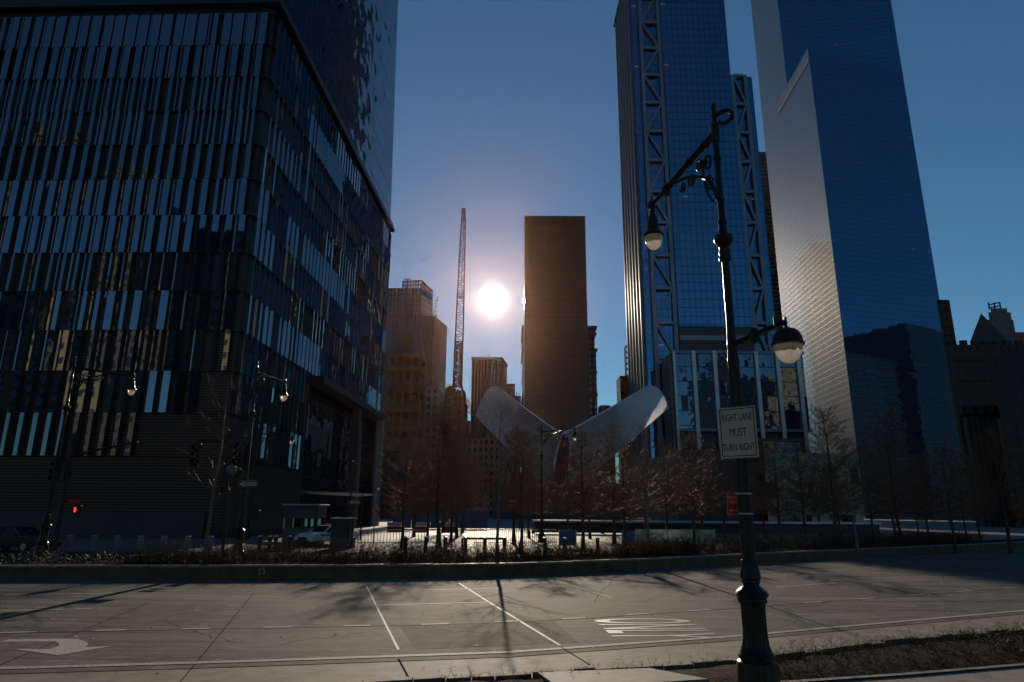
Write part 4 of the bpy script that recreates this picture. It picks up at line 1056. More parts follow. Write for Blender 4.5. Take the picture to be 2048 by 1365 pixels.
# ---------------------------------------------------------------- street lamps
LX = P(1517, 1360, 10.).x; LY = 10.
def zl(py): return P(1490, py, LY).z
def pxm(py): d = P(1490, py, LY); return (-(CM.transposed() @ (d - CO)).z) / FPX
def spiral(mb, o3, ax, r0, turns, rad, start=0., sgn=1, n=20):
    pts = []
    for i in range(n + 1):
        f = i / n; a = start + sgn * f * turns * 2 * math.pi; r_ = r0 * (1 - .78 * f)
        pts.append(o3 + ax * (math.cos(a) * r_) + Vector((0, 0, 1)) * (math.sin(a) * r_))
    mb.tube(pts, [rad * (1 - .4 * i / n) for i in range(n + 1)], 6)
    return pts
def lantern(t, o3, kind):
    cap = MB(); bw = MB()
    if kind == 'cone':
        prof = [(.05, .02), (.07, -.02), (.045, -.08), (.06, -.12), (.055, -.2), (.09, -.24), (.105, -.32), (.12, -.42), (.14, -.54), (.17, -.6), (.215, -.64), (.222, -.68), (.20, -.70)]
        bo = [(.19, -.695), (.187, -.75), (.17, -.83), (.135, -.91), (.08, -.97), (.02, -.99)]
    else:
        prof = [(.02, .16), (.022, .02), (.05, .0), (.11, -.02), (.16, -.06), (.192, -.13), (.2, -.2), (.215, -.21), (.215, -.24), (.195, -.245)]
        bo = [(.186, -.24), (.183, -.29), (.165, -.36), (.125, -.43), (.07, -.475), (.015, -.49)]
    cap.lathe(prof[::-1], o3, 24); cap.build('lantern_cap', M['iron'], t, smooth=True)
    bw.lathe(bo[::-1], o3, 24); bw.build('lantern_bowl', M['bowl'], t, smooth=True)
def street_lamp(label, lower=True, group=None):
    t = thing('street_lamp', label, 'street lamp', (0, 0, 0), group)
    def prof(lst):
        out_ = []
        for py, w_ in lst: out_.append((w_ * pxm(py) / 2, zl(py)))
        return out_
    base = [(.36, 0.0), (.36, .05), (.33, .07), (.315, .10)] + prof([(1365, 82), (1334, 81), (1329, 79), (1323, 77), (1319, 68), (1313, 70), (1309, 72), (1305, 66), (1300, 60), (1290, 53), (1275, 49.5), (1250, 47.5), (1220, 48), (1208, 49)]) \
        + prof([(1205, 56), (1200, 58), (1196, 55), (1192, 63), (1188, 65), (1182, 58), (1177, 46), (1172, 34), (1168, 31), (1165, 36), (1160, 35), (1157, 40), (1148, 39), (1138, 35), (1130, 30.5), (1127, 33), (1122, 33), (1119, 29)])
    mb = MB(); mb.lathe(base, n=32); mb.build('base', M['iron'], t, smooth=True)
    sh = prof([(1119, 27.5), (1000, 26), (880, 24.5), (800, 23.5), (760, 22.5), (735, 21.5), (722, 24), (716, 22), (700, 20), (690, 21), (683, 19), (650, 16.5), (560, 15.6), (524, 15)])
    mb = MB(); mb.lathe(sh, n=32, flute=(zl(1118), zl(740), .12)); mb.build('shaft', M['iron'], t, smooth=False)
    orn = prof([(524, 15), (522, 24), (517, 26), (512, 21), (505, 24), (498, 20), (494, 24), (490, 28), (486, 36), (480, 39), (474, 36), (470, 24), (462, 17), (450, 15), (448, 19), (444, 19), (441, 14), (404, 13.5), (403, 17), (398, 17), (396, 13), (322, 12.5), (321, 16), (316, 16), (314, 12.5), (286, 12.5), (285, 16), (279, 16), (277, 17), (250, 17), (247, 10), (240, 9), (236, 11), (232, 9), (222, 9), (219, 11), (214, 10), (209, 6), (207, 2)])
    mb = MB(); mb.lathe(orn, n=20); mb.build('upper_shaft', M['iron'], t, smooth=True)
    # long arm over the road, with its scrolled bracket
    b0 = Vector((LX, LY, 0)); E = P(1304, 410, 13.) - b0; A0 = Vector((0, 0, zl(266)))
    ah = Vector((E.x, E.y, 0)).normalized(); Lh = Vector((E.x, E.y, 0)).length
    arm = MB(); k1 = A0.lerp(E, .70)
    arm.tube([A0, k1], [.068, .058], 10); arm.tube([k1, E], [.05, .036], 10)
    arm.tube([A0.lerp(E, .69), A0.lerp(E, .73)], .085, 10); arm.tube([A0.lerp(E, .12), A0.lerp(E, .14)], .085, 8); arm.tube([A0.lerp(E, .34), A0.lerp(E, .36)], .08, 8)
    arm.lathe([(.05, -.1), (.085, -.08), (.085, .05), (.05, .08), (.02, .18)], E, 10)
    q = A0.lerp(E, .71); arm.lathe([(.02, -.2), (.05, -.17), (.05, -.1), (.03, -.06)], q, 8)
    arm.build('arm', M['iron'], t, smooth=True)
    br = MB(); z4 = zl(402); p0 = Vector((0, 0, z4)) + ah * .08; p2 = A0.lerp(E, .66) + Vector((0, 0, -.06)); pc = Vector((0, 0, A0.z - .35)) + ah * .25
    cp = []
    for i in range(19):
        f = i / 18; cp.append(p0 * (1 - f) ** 2 + pc * 2 * f * (1 - f) + p2 * f * f)
    br.tube(cp, [.042 - .012 * i / 18 for i in range(19)], 8)
    for cx_, cz_, r_, st, sg in ((.36, -.30, .17, 0, 1), (.30, -.68, .15, 1.5, -1), (1.05, -.26, .15, 3.1, 1), (1.42, -.24, .11, 0, -1), (.72, -.16, .11, 2., 1)):
        spiral(br, Vector((0, 0, A0.z + cz_ - .1)) + ah * cx_ + Vector((0, 0, (E.z - A0.z) * cx_ / Lh)), ah, r_, 1.35, .026, st, sg)
    br.tube([Vector((0, 0, A0.z - .22)) + ah * .55, Vector((0, 0, A0.z - .55)) + ah * .55, Vector((0, 0, A0.z - .95)) + ah * .42, Vector((0, 0, A0.z - 1.15)) + ah * .25], .026, 6)
    spiral(br, Vector((0, 0, A0.z + .16)) - ah * .14 + Vector((.08, 0, 0)), -ah + Vector((.9, 0, 0)), .17, .9, .045, 2.4, -1)
    br.build('scroll_bracket', M['iron'], t, smooth=True)
    lantern(t, E + Vector((0, 0, -.04)), 'cone')
    if lower:
        a2 = Vector((0, 0, zl(690))); e2 = P(1570, 645, 8.72) - b0
        lm = MB(); lm.tube([a2, a2.lerp(e2, .45)], [.045, .04], 8); lm.tube([a2.lerp(e2, .45), e2], [.05, .042], 8)
        lm.lathe([(.02, -.12), (.06, -.09), (.075, 0), (.06, .08), (.02, .12)], a2.lerp(e2, .45), 10)
        lm.tube([e2 + Vector((-.11, .08, -.02)), e2 + Vector((-.11, .08, .10))], .016, 6); lm.lathe([(.05, -.08), (.06, 0), (.05, .08)], a2, 10)
        lm.build('lower_arm', M['iron'], t, smooth=True)
        lantern(t, e2 + Vector((0, -.02, -.09)), 'dome')
    return t
lamp = street_lamp('big ornate black iron street lamp in the right foreground with two lanterns')
for pt in lamp.children: pass
lamp.location = (LX, LY, 0)
LG = 'smaller street lamps across the road'
l2 = street_lamp('ornate black street lamp at the far left across the road', False, LG)
q = P(118, 900, 31.5); l2.location = (q.x, q.y, .4)
def lamp_copy(px, py, Y, rz, label, sc=1.):
    c = copy_tree(l2); q = P(px, py, Y); c.location = (q.x, q.y, .2); c.rotation_euler = (0, 0, rz); c.scale = (sc,) * 3; c['label'] = label; return c
base_dir = math.atan2(13. - LY, P(1304, 410, 13.).x - LX)
l2.rotation_euler = (0, 0, R(62) - base_dir); 
lamp_copy(497, 900, 31.5, R(83) - base_dir, 'ornate black street lamp before the corner of the big glass tower')
lamp_copy(512, 900, 58., R(0) - base_dir, 'more distant street lamp behind the one way sign, its lantern low against the glass tower')
lamp_copy(1083, 950, 55., R(-30) - base_dir, 'thin street lamp among the bare trees in front of the white winged hall')

# ---------------------------------------------------------------- signs
def sign_panel(name, label, cat, c, nrm, w_, h_, back, border=None, bcol=None, group=None):
    t = thing(name, label, cat, c, group)
    nrm = Vector(nrm).normalized(); x = Vector((0, 0, 1)).cross(nrm).normalized()
    Mx = Matrix(((x.x, 0, nrm.x), (x.y, 0, nrm.y), (x.z, 1, nrm.z)))
    mb = MB(); mb.box(Vector(c), (w_, h_, .008), Mx); mb.build('panel', back, t, bevel=.003)
    M4 = Mx.to_4x4()
    if border:
        m_ = MB(); g_, b_ = border
        for (cx_, cy_, sx_, sy_) in ((0, h_ / 2 - g_, w_ - 2 * g_ + b_, b_), (0, -h_ / 2 + g_, w_ - 2 * g_ + b_, b_), (w_ / 2 - g_, 0, b_, h_ - 2 * g_ - b_), (-w_ / 2 + g_, 0, b_, h_ - 2 * g_ - b_)):
            m_.box(Vector(c) + Mx @ Vector((cx_, cy_, .0058)), (sx_, sy_, .002), Mx)
        m_.build('border', bcol, t)
    return t, Mx
def sign_text(t, Mx, txt, size, off, mat, name='lettering', sx=1., bold=0., rz=0):
    tm = Matrix.Translation(Mx @ Vector((*off, .0058))) @ Mx.to_4x4() @ Matrix.Rotation(rz, 4, 'Z')
    return text_mb(txt, size, .001, mat, name, t, tm, sx=sx, bold=bold)
pz = P(1478, 864, 9.75)
nr = Vector((-math.sin(R(38)), -math.cos(R(38)), 0))
t, Mx = sign_panel('lane_sign', 'white rectangular sign on the big street lamp reading right lane must turn right', 'sign', (pz.x, 9.8, pz.z), nr, .56, .75, M['sign_white'], (.03, .012), M['sign_black'])
for i, (tx, s_, sx_) in enumerate((('RIGHT LANE', .15, .54), ('MUST', .17, .62), ('TURN RIGHT', .15, .54))):
    sign_text(t, Mx, tx, s_, (0, .215 - i * .22), M['sign_black'], sx=sx_, bold=0)
pz = P(1476, 1009, 10.18)
t, Mx = sign_panel('parking_sign', 'small red sign strapped behind the big street lamp reading no standing anytime', 'sign', (pz.x, 10.2, pz.z), (-.12, -1, 0), .31, .32, M['sign_red'], (.006, .006), M['sign_white'])
sign_text(t, Mx, 'NO STANDING', .062, (-.005, .098), M['sign_white'], sx=.66, bold=.0012)
sign_text(t, Mx, 'Anytime', .066, (-.03, .035), M['sign_white'], sx=.72, bold=.0012)
m_ = MB(); c_ = Vector((pz.x, 10.2, pz.z))
def loc(x, y): return c_ + Mx @ Vector((x, y, .0062))
m_.quad([loc(-.09, -.093), loc(.09, -.093), loc(.09, -.082), loc(-.09, -.082)])
m_.quad([loc(-.128, -.0875), loc(-.09, -.112), loc(-.09, -.063)]); m_.quad([loc(.128, -.0875), loc(.09, -.063), loc(.09, -.112)]); m_.build('arrow', M['sign_white'], t)
for py in (988, 1028):
    mb = MB(); z_ = zl(py); mb.lathe([(.112, z_ - .012), (.116, z_), (.112, z_ + .012)], (LX, LY, 0), 24); tag(mb.build('sign_strap', M['alu'], origin=(LX, LY, 0), smooth=True), ('upper' if py < 1000 else 'lower') + ' thin metal strap holding the red sign to the big street lamp', 'strap')

def one_way(c, nrm, w_, label):
    t, Mx = sign_panel('one_way_sign', label, 'sign', c, nrm, w_, w_ / 3, M['sign_black'], (w_ * .012, w_ * .012), M['sign_white'], 'one way signs')
    m_ = MB(); h = w_ / 3
    def loc(x, y): return Vector(c) + Mx @ Vector((x, y, .0062))
    m_.quad([loc(-.20 * w_, -.28 * h), loc(.43 * w_, -.28 * h), loc(.43 * w_, .28 * h), loc(-.20 * w_, .28 * h)])
    m_.quad([loc(-.45 * w_, 0), loc(-.20 * w_, -.46 * h), loc(-.20 * w_, .46 * h)]); m_.build('arrow', M['sign_white'], t)
    tm = Matrix.Translation(Mx @ Vector((.09 * w_, 0, .0068))) @ Mx.to_4x4()
    text_mb('ONE WAY', w_ * .16, .001, M['sign_black'], 'lettering', t, tm, sx=.85, bold=w_ * .003)
    return t
q = P(496, 968, 31.2); one_way((q.x, q.y, q.z), (.0, -1, 0), .93, 'black and white one way sign pointing left on the median signal pole')
q = P(709, 1005, 52.); one_way((q.x, q.y, q.z), (.05, -1, 0), .88, 'dim one way sign pointing left on a thin post behind the police car')
def post(name, label, cat, px, pyt, Y, r_, z0=0, mat='black'):
    q = P(px, pyt, Y); t = thing(name, label, cat, (q.x, Y, z0)); mb = MB(); mb.tube([(q.x, Y, z0), (q.x, Y, q.z)], [r_ * 1.15, r_], 10); mb.build('pole', M[mat], t, smooth=True); return t, q
t, q = post('sign_post', 'thin dark post carrying the distant one way sign behind the police car', 'sign post', 706, 925, 52.1, .06)
m_ = MB(); m_.lathe([(.03, 0), (.09, .05), (.09, .12), (.02, .16)], (q.x, 52.1, q.z), 10); m_.build('cap', M['alu'], t)
# round turn sign on a pole
t, q = post('sign_post', 'pale thin pole with a round no turn sign right of the kiosk', 'sign post', 752, 985, 50., .035, 0, 'alu')
c_ = P(752, 1020, 49.9); m_ = MB(); n = 20
m_.quad([Vector((c_.x, 49.93, c_.z)) + Vector((math.cos(a * 2 * math.pi / n), 0, math.sin(a * 2 * math.pi / n))) * .33 for a in range(n)]); m_.build('round_panel', M['sign_white'], t)
m_ = MB(); rg = [Vector((c_.x, 49.9, c_.z)) + Vector((math.cos(a * 2 * math.pi / n), 0, math.sin(a * 2 * math.pi / n))) * .29 for a in range(n)]
m_.tube(rg + [rg[0]], .04, 5, cap=False); m_.bar(rg[8], rg[18], .05); m_.build('prohibition_ring', M['sign_red'], t)
m_ = MB(); m_.bar((c_.x, 49.91, c_.z - .16), (c_.x, 49.91, c_.z + .08), .05); m_.bar((c_.x, 49.91, c_.z + .06), (c_.x - .14, 49.91, c_.z + .06), .05); m_.build('arrow', M['sign_black'], t)

# ---------------------------------------------------------------- traffic signals
M['dim_lens'] = simple('dim_lens', (.03, .03, .02), .2)
def signal_head(t, c, red=False):
    m_ = MB(); m_.box(c, (.36, .26, 1.05)); m_.build('signal_head', M['black'], t, bevel=.03)
    for k in range(3):
        o = Vector(c) + Vector((0, -.14, .33 - .33 * k)); m_ = MB(); n = 14
        m_.quad([o + Vector((math.cos(a * 2 * math.pi / n), 0, math.sin(a * 2 * math.pi / n))) * .105 for a in range(n)]); m_.build('lens', M['dim_lens'], t)
        v = MB(); v.tube([o + Vector((0, .02, .0)), o + Vector((0, -.2, 0))], .13, 12, cap=False); v.build('visor', M['black'], t, smooth=True)
t, q = post('traffic_signal', 'dark traffic signal pole at the far left with a glowing red pedestrian hand', 'traffic signal', 148, 868, 34., .11)
a0 = P(112, 921, 34.); a1 = P(276, 884, 34.); m_ = MB(); m_.tube([a0, a0.lerp(a1, .5) + Vector((0, 0, .05)), a1], [.07, .07, .05], 8)
m_.tube([P(143, 955, 34), P(140, 935, 34), P(132, 920, 34), P(120, 916, 34)], .045, 6); m_.build('mast_arm', M['black'], t, smooth=True)
signal_head(t, P(112, 943, 33.9))
c_ = P(154, 1020, 33.7); m_ = MB(); m_.box(c_, (.42, .25, .42)); m_.build('pedestrian_head', M['black'], t, bevel=.03)
h_ = MB(); o = c_ + Vector((-.02, -.14, 0)); h_.box(o + Vector((0, 0, -.05)), (.11, .01, .14))
for k in range(4): h_.box(o + Vector((-.042 + k * .028, 0, .075)), (.02, .01, .11 - .02 * abs(k - 1.5)))
h_.bar(o + Vector((.05, 0, -.06)), o + Vector((.1, 0, .02)), .025, .01); h_.build('red_hand', M['red_lamp'], t)
m_ = MB(); c2 = P(149, 1003, 33.7); m_.box(c2, (.5, .02, .18)); m_.build('red_plate', M['sign_red'], t)
t, q = post('traffic_signal', 'signal pole on the median carrying the nearer one way sign, with two dark signal heads', 'traffic signal', 503, 830, 31.6, .12, .4)
b_ = P(395, 880, 31.6); m_ = MB(); m_.tube([P(501, 890, 31.6), P(470, 884, 31.6), P(393, 884, 31.6)], .05, 8); m_.build('mast_arm', M['black'], t, smooth=True)
signal_head(t, P(393, 910, 31.5)); signal_head(t, P(477, 910, 31.5))
m_ = MB(); m_.box(P(511, 1030, 31.4), (.4, .25, .42)); m_.build('pedestrian_head', M['black'], t, bevel=.03)
m_ = MB(); m_.box(P(512, 1000, 31.5), (.5, .02, .16)); m_.box(P(512, 1009, 31.5), (.5, .02, .12)); m_.build('street_plate', M['dark_metal'], t)
m_ = MB(); q0 = P(494, 1110, 31.6); m_.lathe([(.24, 0), (.22, .5), (.14, .75), (.12, .8)], (q.x, 31.6, .4), 12); m_.build('base', M['iron'], t, smooth=True)
M['globe'] = simple('dull_globe', (.16, .16, .15), .4)  # one dull grey tone over the whole globe
t, q = post('globe_lamp', 'black post topped with a small pale globe left of the median signal pole', 'lamp post', 462, 950, 36., .075)
m_ = MB(); m_.lathe([(.05, -.05), (.2, .05), (.27, .22), (.24, .42), (.1, .54), (.02, .57)], (q.x, 36., q.z), 16); m_.build('globe', M['globe'], t, smooth=True)

# ---------------------------------------------------------------- cars
def car(name, label, paint, loc, yaw, light_bar=False, cat='car'):
    t = thing(name, label, cat, (0, 0, 0))
    prof = [(2.42, .32), (2.45, .55), (2.38, .74), (1.95, .90), (1.05, 1.0), (-1.75, 1.03), (-2.3, .98), (-2.42, .7), (-2.38, .34)]
    bm_ = MB(); W2 = .92
    secs = [(-1.0, .90), (-.97, 1.0), (-.6, 1.0), (.6, 1.0), (.97, 1.0), (1.0, .90)]
    rows = []
    for s_, k in ((-W2, .93), (-W2 * .94, 1.0), (W2 * .94, 1.0), (W2, .93)):
        rows.append([Vector((x * (k if abs(x) > 2 else 1), s_, .62 + (z - .62) * (.86 if k < 1 else 1.0))) for x, z in prof])
    for a, b in zip(rows, rows[1:]):
        for i in range(len(prof)):
            j = (i + 1) % len(prof); bm_.quad([a[i], a[j], b[j], b[i]])
    bm_.quad(rows[0][::-1]); bm_.quad(rows[-1]); bm_.build('body', paint, t, bevel=.03)
    gp = [(1.1, .99), (.35, 1.40), (-1.0, 1.43), (-1.75, 1.02)]
    gl = MB(); A = [Vector((x, -.84 + (.20 if z > 1.2 else 0), z)) for x, z in gp]; B = [Vector((x, .84 - (.20 if z > 1.2 else 0), z)) for x, z in gp]
    for i in range(3): gl.quad([A[i], A[i + 1], B[i + 1], B[i]])
    gl.quad(A[::-1]); gl.quad(B); gl.build('cabin_glass', M['carglass'], t)
    rf_ = MB(); rf_.quad([Vector((.42, -.63, 1.412)), Vector((.42, .63, 1.412)), Vector((-1.06, .63, 1.445)), Vector((-1.06, -.63, 1.445))]); rf_.quad([Vector((.36, -.645, 1.402)), Vector((-1.0, -.645, 1.432)), Vector((-1.06, -.63, 1.445)), Vector((.42, -.63, 1.412))])
    for sy in (-1, 1):
        rf_.bar((1.12, .82 * sy, .99), (.36, .645 * sy, 1.405), .07); rf_.bar((-.98, .65 * sy, 1.43), (-1.75, .83 * sy, 1.03), .12); rf_.bar((-.3, .845 * sy, 1.0), (-.32, .65 * sy, 1.42), .07)
        rf_.bar((.36, .65 * sy, 1.405), (-1.0, .65 * sy, 1.435), .06)
    rf_.build('roof', paint, t)
    for x in (1.5, -1.42):
        for sy in (-1, 1):
            wh = MB(); c = Vector((x, sy * .80, .33)); wh.tube([c + Vector((0, -.11, 0)), c + Vector((0, .11, 0))], .33, 18); w = wh.build('wheel', M['tyre'], t, smooth=True)
            rm = MB(); rm.tube([c + Vector((0, sy * .112, 0)), c + Vector((0, sy * .122, 0))], .2, 12); rm.build('rim', M['alu'], w, origin=(0, 0, 0))
    for sy in (-1, 1):
        h_ = MB(); h_.box((2.28, sy * .68, .72), (.22, .36, .14), Matrix.Rotation(R(-8 * sy), 3, 'Z')); h_.build('headlight', M['bowl'], t, bevel=.02)
        mr = MB(); mr.box((.85, sy * 1.0, 1.02), (.12, .2, .14)); mr.build('mirror', M['black'], t, bevel=.02)
    gr = MB(); gr.box((2.42, 0, .55), (.06, 1.0, .22)); gr.box((2.42, 0, .36), (.07, 1.5, .12)); gr.build('grille', M['black'], t)
    if light_bar:
        lb = MB(); lb.box((-.25, 0, 1.5), (.3, 1.15, .10)); lb.build('light_bar', M['sign_red'], t, bevel=.02)
        st = MB()
        for sy in (-1, 1): st.box((-.1, sy * .922, .78), (3.2, .012, .10))
        st.build('side_stripe', simple('blue_stripe', (.02, .06, .3), .4), t)
    t.location = loc; t.rotation_euler = (0, 0, yaw); return t
g0 = G(654, 1091)
car('police_car', 'white police saloon with a red light bar parked beside the guard booth', M['white_paint'], (g0.x, g0.y, .01), R(-90 - 32), True, 'police car')
g0 = P(30, 1090, 42.)
car('parked_car', 'dark car in deep shade at the far left edge beyond the median', simple('dark_car_paint', (.02, .022, .025), .25), (g0.x, g0.y, .01), R(-10))

# ---------------------------------------------------------------- booth, kiosk, barriers
M['booth'] = simple('booth_panel', (.10, .10, .095), .5, .2, .15, 2)
Yb_ = 52.; b0, b1 = P(566, 1050, Yb_).x, P(634, 1050, Yb_).x; zb0 = P(600, 1009, Yb_).z
t = thing('guard_booth', 'grey guard booth with a faint green light in its windows beside the police car', 'guard booth', (b0, Yb_, 0))
m_ = MB(); m_.box(((b0 + b1) / 2, Yb_ + 1.2, .62), (b1 - b0, 2.4, 1.24)); m_.build('lower_panel', M['booth'], t, bevel=.02)
m_ = MB(); m_.box(((b0 + b1) / 2, Yb_ + 1.2, zb0 - .55), (b1 - b0, 2.4, .9)); m_.build('upper_panel', M['plinth'], t)
m_ = MB(); m_.box(((b0 + b1) / 2, Yb_ + 1.2, zb0 - .04), (b1 - b0 + .3, 2.8, .10)); m_.build('roof', M['alu'], t, bevel=.02)
for x in (b0 + .06, (b0 + b1) / 2 + .25, b1 - .06):
    for y in (Yb_ + .06, Yb_ + 2.3): m_ = MB(); m_.box((x, y, (1.24 + zb0 - 1) / 2), (.12, .12, zb0 - 1 - 1.24)); m_.build('post', M['black'] if x != b0 + .06 else M['alu'], t)
m_ = MB(); m_.box(((b0 + b1) / 2, Yb_ + 2.35, (1.24 + zb0 - 1) / 2), (b1 - b0 - .2, .03, zb0 - 1 - 1.24)); m_.build('rear_window', M['carglass'], t)
for px in (594, 607, 622):
    m_ = MB(); x = P(px, 1050, Yb_).x; m_.box((x, Yb_ + 2.2, (1.24 + zb0 - 1) / 2), (.22, .03, (zb0 - 1 - 1.24) * .8)); m_.build('lit_window', M['booth_light'], t)
k0, k1 = P(661, 1060, 48.).x, P(704, 1060, 48.).x; zk_ = P(680, 1037, 48.).z
t = thing('kiosk', 'dark green glazed street kiosk right of the police car', 'kiosk', (k0, 48., 0))
m_ = MB(); m_.box(((k0 + k1) / 2, 48.6, .35), (k1 - k0, 1.2, .7)); m_.build('base', M['booth'], t)
M['kiosk_glass'] = simple('kiosk_glass', (.03, .05, .03), .15, 0, .2, 1)
m_ = MB(); m_.box(((k0 + k1) / 2 - .05, 48.6, (.7 + zk_) / 2), (k1 - k0 - .1, 1.1, zk_ - .7)); m_.build('glass', M['kiosk_glass'], t)
m_ = MB(); m_.box(((k0 + k1) / 2, 48.6, zk_), (k1 - k0 + .1, 1.3, .08)); m_.build('roof', M['alu'], t); m_ = MB(); m_.box((k1, 48.1, zk_ / 2), (.14, .14, zk_)); m_.build('post', M['black'], t)

def ordinal(n):
    return ('first second third fourth fifth sixth seventh eighth ninth tenth eleventh twelfth thirteenth fourteenth fifteenth sixteenth seventeenth eighteenth nineteenth twentieth'.split())[n - 1]
def bollard_proto(kind):
    t = thing('bollard', 'x', 'bollard')
    if kind == 'square':
        m_ = MB(); m_.box((0, 0, .42), (.26, .26, .84)); m_.build('post', M['kerbtop'], t, bevel=.02)
        m_ = MB(); m_.box((0, 0, .87), (.30, .30, .06)); m_.build('cap', M['alu'], t, bevel=.02)
    else:
        m_ = MB(); m_.lathe([(.15, 0), (.15, .06), (.12, .08), (.12, .9)], n=16); m_.build('post', M['dark_metal'], t, smooth=True)
        m_ = MB(); m_.lathe([(.135, .9), (.14, .93), (.12, .98), (.03, 1.0)], n=16); m_.build('cap', M['alu'], t, smooth=True)
    return t
sqp = bollard_proto('square'); rp = bollard_proto('round'); us = set()
def bollard(kind, x, y, label, group):
    p = sqp if kind == 'square' else rp
    t = p if kind not in us else copy_tree(p); us.add(kind); t.location = (x, y, 0); t['label'] = label; t['group'] = group
for i, px in enumerate((137, 187, 234, 280, 327, 374, 420)):
    q = G(px, 1101); bollard('square', P(px, 1090, 44.).x, 44., f'{ordinal(i + 1)} square stone bollard from the left below the big glass tower', 'square bollards below the big glass tower')
for i, px in enumerate((520, 540, 552, 580, 812, 852, 891, 931, 970, 1009, 1090, 1130, 1195, 1330, 1375)):
    Y = 43.5; bollard('round', P(px, 1080, Y).x, Y, f'{ordinal(i + 1)} round metal bollard from the left along the plaza edge', 'round bollards along the plaza edge')
# railing on the bright plaza
def railing(name, label, xa, xb, Y, h, step, mat, cat='railing'):
    t = thing(name, label, cat, (xa, Y, 0)); b = MB(); n = int((xb - xa) / step)
    for k in range(n + 1): b.box((xa + (xb - xa) * k / n, Y, h / 2), (.035, .035, h))
    b.build('bars', mat, t); r_ = MB(); r_.box(((xa + xb) / 2, Y, h), (xb - xa + .1, .07, .06)); r_.box(((xa + xb) / 2, Y, .15), (xb - xa + .1, .05, .05)); r_.build('rail', M['alu'], t); return t
railing('railing', 'low barred railing on the sunlit plaza below the white winged hall', P(950, 1060, 56).x, P(1112, 1060, 56).x, 56., 1.15, .16, M['dark_metal'])
railing('railing', 'low barred railing left of the plaza trees, right of the kiosk', P(712, 1060, 54).x, P(850, 1060, 54).x, 54., 1.1, .24, M['alu'])
bx0, bx1 = P(925, 1070, 46.).x, P(1010, 1070, 46.).x
t = thing('barrier_rail', 'dark horizontal rail barrier between the bollards on the sunlit plaza', 'barrier', (bx0, 46, 0)); m_ = MB(); m_.box(((bx0 + bx1) / 2, 46, .8), (bx1 - bx0, .1, .14)); m_.build('rail', M['black'], t)
for x in (bx0, bx1): m_ = MB(); m_.box((x, 46, .4), (.12, .12, .8)); m_.build('leg', M['black'], t)
def pale_glass():
    m, nt, _, L = nmat('pale_reflection_glass'); a = pbsdf(nt, (.25, .34, .32), .25); tt = nt.nodes.new('ShaderNodeBsdfTranslucent'); tt.inputs[0].default_value = (.5, .62, .58, 1)  # greenish-white reflection in the panes put into their colour
    L.new(bump(nt, noise(nt, objco(nt, (1, 1, .3)), 5, 3), .3), a.inputs['Normal'])
    x = nt.nodes.new('ShaderNodeMixShader'); x.inputs[0].default_value = .45; L.new(a.outputs[0], x.inputs[1]); L.new(tt.outputs[0], x.inputs[2]); out(nt, x.outputs[0]); return m
M['pale_reflection'] = pale_glass(); M['blue_sheet'] = simple('blue_sheet', (.05, .12, .28), .5, 0, .3, 1)
Yf = 50.
t = thing('glass_barrier', 'glass barrier with a painted pale reflection standing on the plaza behind a dry shrub bed', 'glass barrier', (P(1272, 1070, Yf).x, Yf, 0))
xs = [P(px, 1070, Yf).x for px in (1272, 1300, 1335, 1372, 1402, 1430)]
for a, b in zip(xs, xs[1:]):
    m_ = MB(); m_.box(((a + b) / 2, Yf, .75), (b - a - .05, .03, 1.25)); m_.build('glass_panel', M['pale_reflection'], t)
for x in xs: m_ = MB(); m_.box((x, Yf + .03, .72), (.05, .05, 1.4)); m_.build('post', M['alu'], t)
for i, (a, b) in enumerate(((1118, 1152), (1244, 1270))):
    xa_, xb_ = P(a, 1065, Yf).x, P(b, 1065, Yf).x
    t = thing('blue_barrier', ('left' if i == 0 else 'right') + ' one of two blue sheeted barrier panels on the sunlit plaza', 'barrier', (xa_, Yf, 0), 'blue barriers')
    m_ = MB(); m_.box(((xa_ + xb_) / 2, Yf, .75), (xb_ - xa_, .05, 1.05)); m_.build('sheet', M['blue_sheet'], t)
    for x in (xa_, xb_): m_ = MB(); m_.box((x, Yf, .65), (.06, .08, 1.3)); m_.build('leg', M['alu'], t)
Yr = 82.
x0, x1 = P(1068, 1045, Yr).x, P(1760, 1040, Yr).x
t = thing('memorial_parapet', 'long low dark parapet with a light top edge behind the plaza trees', 'parapet', (x0, Yr, 0))
m_ = MB(); m_.box(((x0 + x1) / 2, Yr + 1, .8), (x1 - x0, 1.4, 1.2)); m_.build('body', M['dark_metal'], t)
m_ = MB(); m_.box(((x0 + x1) / 2, Yr + .9, 1.52), (x1 - x0 + .2, 1.9, .24)); m_.build('coping', M['alu'], t)
Yhh = 104.
x0, x1 = P(785, 1040, Yhh).x, P(975, 1040, Yhh).x
t = thing('hoarding', 'blue grey site hoarding behind the left row of plaza trees', 'hoarding', (x0, Yhh, 0))
M['hoard'] = simple('hoarding_blue', (.10, .13, .19), .6, 0, .25, .3)
for k in range(10):
    a = x0 + (x1 - x0) * k / 10; m_ = MB(); m_.box((a + (x1 - x0) / 20, Yhh, 1.5), ((x1 - x0) / 10 - .06, .08, 2.8)); m_.build('panel', M['hoard'], t)
m_ = MB(); m_.box(((x0 + x1) / 2, Yhh, 2.95), (x1 - x0, .14, .1)); m_.build('rail', M['alu'], t)
